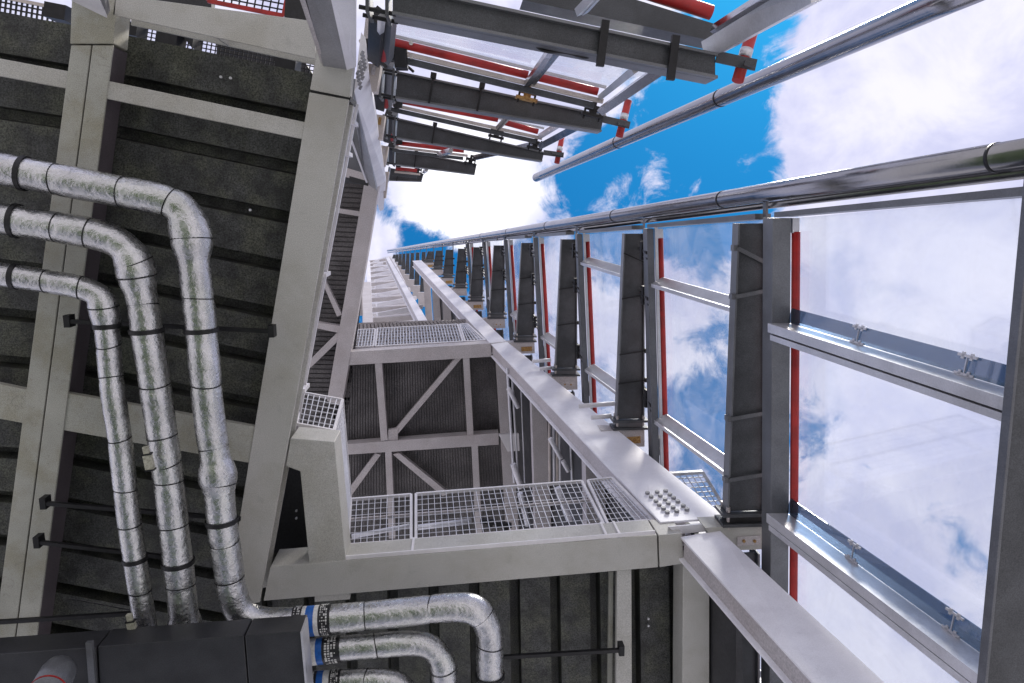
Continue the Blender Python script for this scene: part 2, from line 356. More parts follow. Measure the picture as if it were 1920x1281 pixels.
# decking
def deck(q, h, n, d, label, m='deck', name='ribbed_deck', group='dark ribbed decking'):
    mb = MB(); P = WP(q, h); corr(mb, P[0], P[1], P[2], P[3], n, d)
    return tag(mb.build(name, m), label, 'metal deck', group)
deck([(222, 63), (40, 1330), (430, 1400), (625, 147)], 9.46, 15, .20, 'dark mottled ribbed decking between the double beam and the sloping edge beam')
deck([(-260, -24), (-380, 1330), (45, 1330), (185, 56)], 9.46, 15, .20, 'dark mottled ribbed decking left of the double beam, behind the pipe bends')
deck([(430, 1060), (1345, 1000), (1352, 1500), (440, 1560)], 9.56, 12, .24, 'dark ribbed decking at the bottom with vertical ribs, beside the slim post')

for (x, y, h) in ((415, 145, 9.44), (433, 147, 9.44), (470, 394, 9.44), (1215, 1159, 9.54), (1215, 1172, 9.54), (556, 957, 10.28), (556, 971, 10.28)):
    mb = MB(); p = W(x, y, h); mb.tube([p-UP*.03, p-UP*.01], .016, 8); mb.tube([p-UP*.01, p+UP*.03], .009, 6)
    tag(mb.build('screw', 'galv'), 'tiny bright screw head sticking out of the dark decking', 'screw', 'screw heads in the dark decking')
# ------------------------------------------------------------------ dark wall panels up the side of the floors
for i, (ha, hb, lab) in enumerate(((8.35, 9.5, 'black wall panel at bottom, between the pale post and the grey column tail'), (9.55, 21.0, 'black wall panel behind the rods left of the long white column'), (21.05, 41.0, 'far dark wall panel behind the topmost floor beams'))):
    mb = MB(); mb.loft([Q(1334, 1032, ha), Q(1346, 1032, ha), Q(1346, 1750, ha), Q(1334, 1750, ha)], [Q(1334, 1032, hb), Q(1346, 1032, hb), Q(1346, 1750, hb), Q(1334, 1750, hb)])
    tag(mb.build('wall_cladding', 'darkwall'), lab, 'wall panel', 'dark wall panels')

# ------------------------------------------------------------------ level 2 frame
GL2 = 'frame members of the second underside'
def fm(q, d, label, h=L2, m='frame', kind='b', name='frame_member'):
    mb = MB(); P = WP(q, h); (mb.prism(P, UP*d) if kind == 'b' else mb.ibeam(P[0], P[1], P[2], P[3], d))
    return tag(mb.build(name, m, bev=.006), label, 'steel beam', GL2)
fm([(657, 660), (920, 644), (922, 669), (654, 685)], .5, 'pale top beam of the second underside, below its mesh platform', 21.27)
fm([(650, 833), (935, 812), (935, 834), (648, 853)], .4, 'pale middle beam of the second underside')
fm([(703, 682), (716, 681), (727, 826), (714, 827)], .3, 'slim pale post, upper left in the second underside')
fm([(722, 848), (734, 847), (741, 1010), (729, 1010)], .3, 'slim pale post, lower left in the second underside')
fm([(868, 671), (880, 670), (888, 815), (876, 816)], .3, 'slim pale post, upper right in the second underside')
fm([(884, 837), (896, 836), (904, 1000), (892, 1000)], .3, 'slim pale post, lower right in the second underside')
fm([(855, 670), (867, 670), (741, 820), (730, 818)], .2, 'long pale diagonal brace across the upper bay of the second underside', 21.36)
fm([(728, 806), (746, 803), (746, 826), (727, 826)], .15, 'small gusset plate at the foot of the long diagonal brace', 21.34)
fm([(704, 850), (714, 853), (655, 935), (648, 926)], .2, 'short pale diagonal brace, lower left of the second underside', 21.36)
fm([(736, 852), (749, 850), (842, 925), (830, 931)], .2, 'pale diagonal brace, lower right of the second underside', 21.36)
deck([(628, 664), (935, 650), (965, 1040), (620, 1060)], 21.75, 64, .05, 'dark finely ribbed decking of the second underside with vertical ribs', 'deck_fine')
# left wing of level 2
fm([(684, 338), (711, 346), (641, 760), (613, 752)], .45, 'pale sloping edge band of the second level, right of the fine ribbed decking', 21.25)
fm([(588, 604), (640, 612), (637, 625), (586, 614)], .3, 'short pale strut between the white trim and the sloping band')
fm([(603, 527), (609, 524), (641, 590), (632, 594)], .2, 'upper short diagonal brace beside the sloping band', 21.33)
fm([(634, 622), (640, 634), (582, 690), (574, 682)], .2, 'lower short diagonal brace beside the sloping band', 21.33)
fm([(600, 386), (690, 399), (688, 408), (600, 394)], .3, 'thin pale strut above the upper ribbed deck piece')
fm([(600, 300), (700, 330), (696, 346), (600, 318)], .3, 'pale strut behind the foot of the left white column')
deck([(590, 340), (490, 870), (640, 870), (703, 347)], 21.75, 60, .05, 'dark finely ribbed decking seen in the gap left of the sloping band', 'deck_fine')
# white trim along the edge beam (guard rail of the left wing)
t = thing('guard_rail', W(600, 500, 9.5), 'white double guard rail trim along the right side of the broad edge beam', 'guard rail')
for i, (a, b) in enumerate((((664, 196), (549, 815)), ((670, 196), (555, 812)), ((659, 196), (545, 818)))):
    mb = MB(); mb.cbar(W(a[0], a[1], 9.75+.28*(i == 1)), W(b[0], b[1], 9.75+.28*(i == 1)), .035 if i else .02, .05); mb.build('rail', 'trim', t)
mb = MB()
for u in (.05, .14, .5, .86):
    p = W(664, 196, 9.75).lerp(W(549, 815, 9.75), u); mb.bar(p, p+UP*.35, .05, .05, (1, 0, 0))
mb.build('clip', 'trim', t)
# small mesh box on the corner
t = thing('mesh_guard', W(600, 770, 9.6), 'small white mesh guard box at the inner corner, left of the second underside', 'mesh guard', 'white mesh guards')
ha, hb = 9.62, 10.75
c = [W(556, 795, ha), W(626, 808, ha), W(642, 750, hb), W(568, 737, hb)]
mb = MB(); grid(mb, *c, 7, 6, .006); mb.build('wire_mesh', 'galv', t)
mb = MB(); gframe(mb, *c, .035, .04); mb.build('mesh_frame', 'trim', t)
c = [W(626, 808, ha), W(650, 1024, 9.5), W(657, 932, hb), W(642, 750, hb)]
mb = MB(); grid(mb, *c, 26, 5, .006); mb.build('wire_mesh', 'galv', t)
mb = MB(); gframe(mb, *c, .03, .04); mb.build('mesh_frame', 'trim', t)
mb = MB(); mb.loft(WP([(545, 818), (629, 829), (632, 827), (548, 816)], 9.55), WP([(558, 797), (628, 808), (630, 807), (560, 796)], 9.7)); mb.build('toe_plate', 'frame', t)
mb = MB(); mb.prism(WP([(626, 829), (634, 825), (653, 1048), (647, 1050)], 9.55), UP*.12); mb.build('side_toe_plate', 'trim', t)

# mesh guard along the lower edge
def mesh_guard(q, hlo, hhi, nu, nv, label, rail=True, r=.0045, fw=.038, grp='white mesh guards'):
    t = thing('mesh_guard', W(*q[0], hlo), label, 'mesh guard', grp)
    A, B = W(*q[0], hlo), W(*q[1], hlo); C, D = W(*q[2], hhi), W(*q[3], hhi)
    mb = MB(); grid(mb, A, B, C, D, nu, nv, r); mb.build('wire_mesh', 'galv', t)
    mb = MB(); gframe(mb, A, B, C, D, fw, fw*1.2); mb.build('mesh_frame', 'trim', t)
    if rail:
        mb = MB(); mb.cbar(A.lerp(D, .56)+UP*.02+Vector((0, .03, 0)), B.lerp(C, .56)+UP*.02+Vector((0, .03, 0)), .045, .03, UP); mb.build('mid_rail', 'frame', t)
    return t
mesh_guard([(652, 1023), (771, 1014), (771, 928), (658, 937)], 9.62, 11.0, 10, 8, 'left panel of the wide mesh guard on the long edge beam')
mesh_guard([(780, 1013), (1132, 984), (1091, 903), (780, 927)], 9.62, 11.0, 28, 8, 'long middle panel of the wide mesh guard on the long edge beam')
mesh_guard([(1140, 984), (1226, 976), (1147, 897), (1102, 902)], 9.62, 11.0, 8, 9, 'right panel of the mesh guard, touching the white column', False)
# floor grating right of the column with sky behind
t = thing('floor_grating', W(1310, 930, 9.6), 'bright floor grating between the bolted white column and the nearest big charcoal arm', 'grating', 'floor gratings')
c = WP([(1215, 891), (1317, 885), (1372, 974), (1280, 980)], 12.3)
mb = MB(); grid(mb, *c, 9, 10, .007); mb.build('wire_mesh', 'charcoal_lt', t)
mb = MB(); gframe(mb, *c, .05, .10); mb.build('mesh_frame', 'slate', t)
# level 2 platform guards
mesh_guard([(655, 652), (700, 650), (704, 618), (661, 620)], 21.8, 23.2, 8, 6, 'small far mesh guard at the left end of the second platform', False, .011, .05)
mesh_guard([(704, 650), (868, 641), (858, 609), (708, 617)], 21.8, 23.2, 28, 6, 'long far mesh guard of the second platform', True, .011, .05)
mesh_guard([(872, 641), (910, 639), (876, 608), (862, 609)], 21.8, 23.2, 6, 6, 'narrow far mesh guard of the second platform beside the white column', False, .011, .05)

# ------------------------------------------------------------------ the long white column (two bolted lengths and the piece below)
GC = 'lengths of the long white column'
def column_len(q0, h0, q1, h1, sd, label, m='white', bolts=None, grp=GC):
    # q0/q1: left and right pixel of the bright face at both ends; sd: how far the section goes back (+Y), ref metres
    t = thing('white_column', W(*q0[0], h0), label, 'steel column', grp)
    def sect(q, h):
        a, b = W(*q[0], h), W(*q[1], h); yb = Vector((0, 1, 0))*sd
        return a, b, yb
    a0, b0, y0 = sect(q0, h0); a1, b1, y1 = sect(q1, h1)
    # face plate, web side, back plate = closed box with projecting lips
    f = .03; ff = Vector((0, f, 0)); r0 = (b0-a0).normalized(); r1 = (b1-a1).normalized()
    mb = MB(); mb.loft([a0-r0*.02, b0, b0+ff, a0+ff-r0*.02], [a1-r1*.02, b1, b1+ff, a1+ff-r1*.02]); mb.build('face_plate', m, t, bev=.006)
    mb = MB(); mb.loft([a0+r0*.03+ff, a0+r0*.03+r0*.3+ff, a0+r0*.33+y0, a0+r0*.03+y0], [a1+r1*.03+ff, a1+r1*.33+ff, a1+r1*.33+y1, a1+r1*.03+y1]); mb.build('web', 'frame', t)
    mb = MB(); mb.loft([a0+y0-r0*.03, b0+y0, b0+y0+ff, a0+y0+ff-r0*.03], [a1+y1-r1*.03, b1+y1, b1+y1+ff, a1+y1+ff-r1*.03]); mb.build('back_plate', m, t, bev=.006)
    return t
c1_ = column_len([(920, 643), (949, 640)], 21.3, [(774, 489), (790, 488)], 41.5, .30, 'upper length of the long white column, its end against the sky')
c2_ = column_len([(1241, 979), (1362, 970)], 9.35, [(922, 645), (951, 641)], 21.2, .34, 'middle length of the white column, with a cluster of bolts near its foot')
c3_ = column_len([(1534+20, 1281+26), (1661+25, 1281+24)], 5.9, [(1279, 1006), (1350, 995)], 9.0, .30, 'lowest length of the white column, running off the bottom edge')
mb = MB(); mb.loft(WP([(1253, 988), (1318, 983), (1333, 996), (1268, 1002)], 9.12), WP([(1253, 986), (1318, 981), (1333, 994), (1268, 1000)], 9.34)); mb.build('splice_plate', 'white', c3_)
def bolts(pts, nrm, r, L, parent):
    for p in pts:
        mb = MB(); mb.tube([p, p+nrm*L], r, 6); mb.build('bolt', 'web_grey', parent)
def pface(px, py, P0, nrm):                                    # meet a sight line with a plane
    d = ray(px, py); return CAM + d*((P0-CAM).dot(nrm)/d.dot(nrm))
fa, fb, fc = W(1241, 979, 9.35), W(1362, 970, 9.35), W(922, 645, 21.2)
fn = (fb-fa).cross(fc-fa).normalized()
if fn.dot(CAM-fa) < 0: fn = -fn
bp = []
for (x, y) in ((1216, 929), (1234, 927), (1250, 925), (1223, 936), (1240, 934), (1258, 932), (1232, 944), (1249, 941), (1265, 938), (1238, 951), (1255, 948), (1273, 945), (1246, 958), (1264, 956), (1283, 953), (1253, 965), (1271, 963), (1290, 960)):
    bp.append(pface(x-2, y-2, fa, fn))
bolts(bp, fn, .034, .04, c2_)
# far bright column and left far column
column_len([(791, 612), (806, 608)], 30.0, [(724, 483), (729, 482)], 62, .4, 'bright thin far white column right of the stacked far floor trusses', grp='far white columns')
mb = MB(); mb.loft(WP([(680, 618), (699, 617), (700, 613), (681, 613)], 26), WP([(678, 532), (694, 532), (695, 529), (679, 529)], 40)); tag(mb.build('white_column', 'frame'), 'pale far column left of the stacked far floor trusses, above the platform', 'steel column', 'far white columns')
mb = MB(); mb.loft(WP([(687, 560), (696, 560), (697, 557), (688, 557)], 37), WP([(689, 492), (694, 492), (694, 490), (689, 490)], 62)); tag(mb.build('white_column', 'white'), 'thin upper far column left of the stacked far floor trusses, below the cloud', 'steel column', 'far white columns')

# ------------------------------------------------------------------ far floor trusses seen edge-on between the far columns
ys = [599, 580, 561, 545, 532, 521, 511, 502, 495, 489]
for i, y in enumerate(ys):
    off = y-356.0; h = 6.6*1400/off*1.0
    xl = 699-(599-y)*.06; xr = 642+156/250*off-2
    sk = -6*(off/243)
    th = max(3.0, 9.5*(off/243)**1.5)
    t = thing('floor_truss', W(xl, y, h), '%s far floor truss between the far columns, counted up from the mesh platform' % ordn[i], 'floor truss', 'stacked far floor trusses')
    mb = MB(); mb.prism(WP([(xl, y-th/2+2), (xr, y-th/2+2+sk), (xr, y+th/2+2+sk), (xl, y+th/2+2)], h), UP*.5); mb.build('floor_beam', 'frame', t)
    if i < 9:
        mb = MB(); h2 = h*1.035; mb.cbar(W(xl+8, y-1.0*th+1, h2), W(xr, y-2.0*th+sk+1, h2*1.03), .22, .2); mb.build('diagonal', 'white', t)
        mb = MB(); mb.cbar(W(xl, y-th*.9, h2*1.02), W(xr, y-th*.9+sk, h2*1.02), .14, .2); mb.build('chord', 'trim', t)

mb = MB(); mb.loft(WP([(690, 628), (800, 618), (800, 612), (690, 622)], 39.5), WP([(690, 492), (735, 482), (735, 479), (690, 489)], 82)); tag(mb.build('wall_cladding', 'white'), 'pale cladding behind the stacked far floor trusses, just below the cloud', 'wall panel')
mb = MB(); q_ = WP([(640, 608), (872, 600), (945, 660), (630, 668)], 25.5); corr(mb, *q_, 34, .12); mb.prism(WP([(648, 535), (677, 535), (680, 592), (640, 594)], 25.4), UP*.2); tag(mb.build('floor_plate', 'frame'), 'pale floor plate behind the far mesh guards of the second platform', 'floor plate')
mb = MB(); mb.prism(WP([(636, 140), (672, 150), (704, 345), (600, 345)], 21.9), UP*.1); tag(mb.build('floor_plate', 'slate'), 'grey plate in the narrow gap between the guard rail trim and the left column', 'floor plate')
# ------------------------------------------------------------------ charcoal arms (one per storey), base plates, brackets
def y_rail(x): return 471.5-.155*(x-726)
def y_top(x): return 485-.088*(x-642)
Rtop0 = W(1412, 417, 9.0)
def armpix(k):
    x, y = pix(Q(1408, 965, HK(k))); return x, y
GA = 'charcoal cantilever arms up the glazed side'
arms = {}
def arm(k):
    h = HK(k); far = k >= 10
    if k == -1:
        xb0, xb1 = Q(1354, 965, h), Q(1448, 965, h)
    else: xb0, xb1 = Q(1364, 962, h), Q(1437, 960, h)
    cx, _ = pix((xb0+xb1)/2)
    if far:                                                   # beyond the white column the arms end on the far frame
        yb = 487+(cx-740)*1.15; wf = (pix(xb1)[0]-pix(xb0)[0])*.36; xb0 = W(cx-wf, yb, h); xb1 = W(cx+wf, yb, h)
    s = (cx-642)/758
    xt = cx+7*s
    if k == -1: T0, T1 = W(1938, 330, h), W(2016, 325, h)
    else:
        yt = y_top(cx)+1; T0, T1 = W(xt-(15 if far else 23)*s, yt, h), W(xt+(20 if far else 31)*s, yt, h)
    lab = 'huge charcoal arm down the right edge of the photo' if k == -1 else '%s charcoal arm from the right in the row under the lower tube%s' % (['first large', 'second', 'third', 'fourth', 'fifth', 'sixth', 'seventh', 'eighth', 'ninth', 'tenth', 'eleventh', 'twelfth', 'thirteenth', 'fourteenth', 'fifteenth', 'sixteenth', 'seventeenth', 'eighteenth'][k], '')
    t = thing('outrigger_beam', (xb0+xb1)/2, lab, 'cantilever arm', GA); arms[k] = t
    ax = ((T0+T1)/2-(xb0+xb1)/2).normalized()
    lip = .055 if k >= 0 else .03; dp = .20 if k >= 0 else .09
    r0 = (xb1-xb0).normalized(); r1 = (T1-T0).normalized(); ft = .022
    mb = MB(); mb.loft([xb0+r0*ft+UP*lip, xb1-r0*ft+UP*lip, xb1-r0*ft+UP*(lip+.02), xb0+r0*ft+UP*(lip+.02)], [T0+r1*ft+UP*lip, T1-r1*ft+UP*lip, T1-r1*ft+UP*(lip+.02), T0+r1*ft+UP*(lip+.02)])
    mb.build('web', 'charcoal', t, bev=.004 if k < 4 else 0)
    for (p, q, rr0, rr1) in ((xb0, T0, r0, r1), (xb1-r0*ft, T1-r1*ft, r0, r1)):
        mb = MB(); mb.loft([p, p+rr0*ft, p+rr0*ft+UP*dp, p+UP*dp], [q, q+rr1*ft, q+rr1*ft+UP*dp, q+UP*dp]); mb.build('flange', 'charcoal_lt' if k >= 0 else 'slate', t, bev=.004 if k < 4 else 0)
    # clips round the web
    if -1 < k < 9:
        for u in ((.92, .76, .34, .12) if k == 0 else (.62, .34) if k > 1 else (.9, .66, .36, .2)):
            a = xb0.lerp(T0, u); b = xb1.lerp(T1, u+(.02 if u < .8 else -.05)); mb = MB()
            wdt = .05 if k == 0 else .022
            mb.bar(a+UP*-.012, b+UP*-.012, wdt, .012); mb.bar(a-r0*.05-UP*.0, a-r0*.05+UP*.10, .07, .07, (1, 0, 0)) if k == 0 else mb.box(b+r0*.03, r0*.03, ax*.04, UP*.03)
            mb.build('clip', 'charcoal_lt' if k == 0 else 'black', t)
    if -1 < k < 10:
        # base plates with bolts
        wv = r0; n = -ax
        c0 = (xb0+xb1)/2+UP*.13; hw = (xb1-xb0).length/2+.07
        for j, off in enumerate((.03, .17)):
            mb = MB(); mb.box(c0+n*off, wv*hw, n*.022, UP*.17); mb.build('end_plate', 'charcoal', t, bev=.004)
        mb = MB(); mb.box(c0+n*.10, wv*(hw-.1), n*.045, UP*.12); mb.build('packing_block', 'black' if k < 1 else 'charcoal_lt', t)
        if k < 7:
            for sx in (-1, 1):
                for su in (-.11, .10):
                    p = c0+wv*sx*(hw-.09)+UP*su
                    for (e0, e1, er) in ((-.07, 0, .026), (.055, .13, .022), (.20, .25, .026)): mb = MB(); mb.tube([p+n*e0, p+n*e1], er, 6); mb.build('bolt', 'bolt', t)
    if far:
        q = (xb0+xb1)/2; hw_ = (xb1-xb0)/2*1.5
        mb = MB(); mb.prism([q-hw_-ax*.05, q+hw_-ax*.05, q+hw_-ax*1.0, q-hw_-ax*1.0], UP*.4); mb.build('foot_block', 'frame', t)
    return t
for k in range(-1, 18): arm(k)
GB = 'pale brackets that tie the arms to the column'
for k in range(0, 10):
    h = HK(k)
    t = thing('wall_bracket', Q(1390, 1010, h), '%s pale bracket block at the foot of a charcoal arm, counted up from the nearest' % ordn[k], 'bracket', GB)
    mb = MB(); mb.prism([Q(1322, 990, h), Q(1436, 984, h), Q(1435, 1030, h), Q(1350, 1034, h)], UP*.35); mb.build('bracket_box', 'frame' if k else 'soffit', t, bev=.006)
    mb = MB(); mb.prism([Q(1381, 1006, h-.02), Q(1424, 1003, h-.02), Q(1424, 1020, h-.02), Q(1381, 1023, h-.02)], UP*.018); mb.build('fixing_plate', ('frame', 'rust', 'frame', 'rust')[k % 4], t, bev=.002)
    if k < 5:
        mb = MB()
        for x in (1393, 1413):
            p = Q(x, 1013, h-.02); mb.tube([p-UP*.02, p], .022, 6)
        mb.build('bolt', 'rust', t)
for k in range(0, 9):
    h = HK(k); y0 = 1042
    t = thing('arm_tail', Q(1395, 1060, h), '%s dark steel tail continuing below a pale bracket, counted up from the nearest' % ordn[k], 'steel beam', 'dark tails of the arms behind the brackets')
    mb = MB(); mb.prism([Q(1369, y0, h+.05), Q(1421, y0-3, h+.05), Q(1421, 1500, h+.05), Q(1369, 1500, h+.05)], UP*.02); mb.build('web', 'charcoal', t)
    mb = MB(); mb.prism([Q(1421, y0-3, h), Q(1425, y0-3, h), Q(1425, 1500, h), Q(1421, 1500, h)], UP*.3); mb.prism([Q(1364, y0, h), Q(1368, y0, h), Q(1368, 1500, h), Q(1364, 1500, h)], UP*.3); mb.build('flange', 'charcoal_lt', t)

# ------------------------------------------------------------------ glazed bays, one per storey
GG = 'glazed bays between the charcoal arms'
def bay(k):
    h1 = HK(k)-.62-.27*k; h0 = HK(k-1)+.10                          # the bar under arm k, down to arm k-1
    def yt(hh, X=1492):                                       # ref y of the sloping top edge at height hh
        p = Q(X, 1000, hh); x, _ = pix(p); yy = y_top(x)-3
        a = pix(Q(X, 400, hh))[1]; b = pix(Q(X, 1200, hh))[1]
        return 400+(yy-a)/(b-a)*800
    XG = 1540
    ref = lambda X, Y, hh: Q(X, Y, hh)
    # x references so that at h1 they fall on the photographed places
    s = 1.0
    Xb0, Xb1, Xr0, Xr1 = (1396, 1428, 1430, 1443) if k == 0 else (1406, 1423, 1428, 1446)
    t = thing('glazed_bay', Q(Xr1, 700, h0), '%s glazed bay counted from the right, with a red tube along its inner edge%s' % (('first large', 'second', 'third', 'fourth', 'fifth', 'sixth', 'seventh', 'eighth')[k], ''), 'window', GG)
    ytop = yt(h1, 1420); ytop0 = yt(h0, 1450)
    yb = 1700
    mb = MB(); mb.prism([Q(Xb0, ytop, h1), Q(Xb1, ytop, h1), Q(Xb1, yb, h1), Q(Xb0, yb, h1)], UP*.28); mb.build('mullion', 'charcoal_lt' if k == 0 else 'slate', t, bev=.005)
    if k > 0:
        mb = MB(); mb.prism([Q(Xb1+1, ytop-4, h1-.03), Q(Xr0+3, ytop-4, h1-.03), Q(Xr0+3, yb, h1-.03), Q(Xb1+1, yb, h1-.03)], UP*.06); mb.build('inner_frame', 'alu', t)
    mb = MB()
    a = Q((Xr0+Xr1)/2+3, ytop+24, h1+.03); b = Q((Xr0+Xr1)/2+3, yb, h1+.03); mb.tube([a, b], .050, 14); mb.build('red_tube', 'red', t, smooth=True)
    mb = MB(); mb.prism([Q(Xr0+1, ytop, h1), Q(Xr1, ytop, h1), Q(Xr1, ytop+26, h1), Q(Xr0+1, ytop+26, h1)], UP*.12); mb.build('tube_cap', 'alu', t)
    # pane from h1 down to h0, slightly outside the tube
    X2 = 1448
    mb = MB(); mb.loft([Q(X2, ytop, h1+.1), Q(X2+3, ytop, h1+.1), Q(X2+3, yb, h1+.1), Q(X2, yb, h1+.1)], [Q(X2, ytop0, h0), Q(X2+3, ytop0, h0), Q(X2+3, yb, h0), Q(X2, yb, h0)]); mb.build('pane', 'glass', t)
    # top rail
    mb = MB(); mb.loft([Q(1424, ytop-9, h1+.3), Q(1424, ytop, h1+.3), Q(X2+6, ytop, h1+.3), Q(X2+6, ytop-9, h1+.3)], [Q(1424, ytop0-11, h0), Q(1424, ytop0, h0), Q(X2+6, ytop0, h0), Q(X2+6, ytop0-11, h0)])
    mb.build('top_rail', 'charcoal_lt', t)
    # transoms run with the lean of the building
    for (Y, wd, lab) in ((590, 36, 'a'), (925, 46, 'b'), (1290, 46, 'c')):
        if Y < ytop+45: continue
        XL = 1388 if k == 0 else 1412; TH = 16 if k == 0 else 9
        mb = MB(); mb.loft([Q(XL, Y, h1), Q(XL, Y+TH, h1), Q(X2-2, Y+TH, h1), Q(X2-2, Y, h1)], [Q(XL, Y, h0), Q(XL, Y+TH, h0), Q(X2-2, Y+TH, h0), Q(X2-2, Y, h0)])
        if k == 0: mb.loft([Q(1392, Y+20, h1), Q(1392, Y+30, h1), Q(X2-2, Y+30, h1), Q(X2-2, Y+20, h1)], [Q(1392, Y+20, h0), Q(1392, Y+30, h0), Q(X2-2, Y+30, h0), Q(X2-2, Y+20, h0)])
        mb.build('transom', 'alu', t, bev=.004 if k == 0 else 0)
        if k == 0: mb = MB(); mb.loft([Q(1405, Y+16.5, h1), Q(1405, Y+19.5, h1), Q(X2-2, Y+19.5, h1), Q(X2-2, Y+16.5, h1)], [Q(1405, Y+16.5, h0), Q(1405, Y+19.5, h0), Q(X2-2, Y+19.5, h0), Q(X2-2, Y+16.5, h0)]); mb.build('transom_gap', 'black', t)
        if k == 0:
            L = MB(); L.loft([Q(X2-18, Y-26, h1), Q(X2-16, Y-26, h1), Q(X2-22, Y-1, h1), Q(X2-24, Y-1, h1)], [Q(X2-18, Y-26, h0), Q(X2-16, Y-26, h0), Q(X2-22, Y-1, h0), Q(X2-24, Y-1, h0)]); lo = L.build('louvre', 'louvre', t)
            for u in (.36, .76):
                hh = h1+(h0-h1)*u; m2 = MB()
                a = Q(X2-25, Y-2, hh); b = Q(X2-21, Y-25, hh); m2.cbar(a, b, .012, .012)
                for p in (a, b): m2.cbar(p-DF*.10, p+DF*.10, .022, .014); m2.cbar(p-DF*.06, p-DF*.03, .06, .014); m2.cbar(p+DF*.03, p+DF*.06, .06, .014)
                m2.build('louvre_clip', 'alu', lo)
        elif k < 5:
            L = MB(); L.loft([Q(X2-8, Y-16, h1), Q(X2-6, Y-16, h1), Q(X2-30, Y-1, h1), Q(X2-32, Y-1, h1)], [Q(X2-8, Y-16, h0), Q(X2-6, Y-16, h0), Q(X2-30, Y-1, h0), Q(X2-32, Y-1, h0)]); L.build('sill', 'alu', t)
    # dark bolted connectors between arm and mullion
    if 0 < k < 7:
        for Y in (ytop+60, ytop+175) + ((890,) if k < 4 else ()):
            mb = MB(); p = Q(1478, Y, HK(k)-.35+.0)
            p = Q(1437, Y, HK(k)-.02); q = Q(1408, Y, h1+.02)
            m_ = p.lerp(q, .45); mb.cbar(p, q, .05, .06); mb.box(m_, (.05, 0, 0), (0, .16, 0), (0, 0, .07)); mb.cbar(p+Vector((0, .1, 0)), q+Vector((0, .1, 0)), .03, .03); mb.cbar(p-Vector((0, .1, 0)), q-Vector((0, .1, 0)), .03, .03)
            mb.build('connector', 'black', t)
for k in range(0, 7): bay(k)

# ------------------------------------------------------------------ rail tubes
def hx(x, X=1435.0):                                          # height on the leaning line X at pixel column x
    lo, hi = 2.0, 140.0
    for _ in range(50):
        m_ = (lo+hi)/2
        if pix(Q(X, 400, m_))[0] > x: lo = m_
        else: hi = m_
    return lo
def long_tube(pts, r, joints, label, m='steel'):
    t = thing('rail_tube', W(*pts[0], hx(pts[0][0])), label, 'steel tube', 'long polished tubes across the sky')
    P0, P1 = (W(x, y, hx(x)) for x, y in pts)
    mb = MB(); mb.tube([P0.lerp(P1, i/20) for i in range(21)], r, 28); mb.build('tube', m, t, smooth=True)
    for u in joints:
        p = P0.lerp(P1, u); d = (P1-P0).normalized()*.018; mb = MB(); mb.tube([p-d, p+d], r+.004, 28); mb.build('joint_ring', 'black', t, smooth=True)
    return P0, P1
def upar(pts, x):                                             # parameter along a tube at pixel column x
    P0, P1 = (W(a, b, hx(a)) for a, b in pts); lo, hi = 0, 1
    for _ in range(40):
        m_ = (lo+hi)/2
        if (pix(P0.lerp(P1, m_))[0] > x) == (pts[0][0] > pts[1][0]): lo = m_
        else: hi = m_
    return lo
T1p = [(2050, 268), (727, 470)]
J = [upar(T1p, x) for x in (1870, 1357, 1154, 1028, 954, 905)]
R0, R1 = long_tube(T1p, .112, J, 'lower long polished tube crossing the sky above the row of charcoal arms')
T2p = [(1905, -55), (1006, 333)]
J = [upar(T2p, x) for x in (1352, 1160)]
long_tube(T2p, .112, J, 'upper long polished tube with a free end in the blue sky')
T3p = [(2050, 305), (727, 474)]
P0, P1 = (W(x, y, hx(x)+.25) for x, y in T3p)
mb = MB(); mb.tube([P0, P1], .06, 16); tag(mb.build('rail_tube', 'steel', smooth=True), 'thinner polished tube just under the lower long tube', 'steel tube', 'long polished tubes across the sky')
for k in range(0, 18):                                        # stubs from each arm up to the tube
    cx = armpix(k)[0]; s = (cx-642)/758; h = HK(k); xx = cx+27*s
    a = W(xx, y_top(cx)+14*s, h+.05); u = upar(T1p, xx); b = R0.lerp(R1, u)
    mb = MB(); mb.cbar(a, b, .10 if k < 2 else .07, .03 if k < 2 else .05, (1, 0, 0)); o = mb.build('stub_plate', 'charcoal_lt', arms[k])

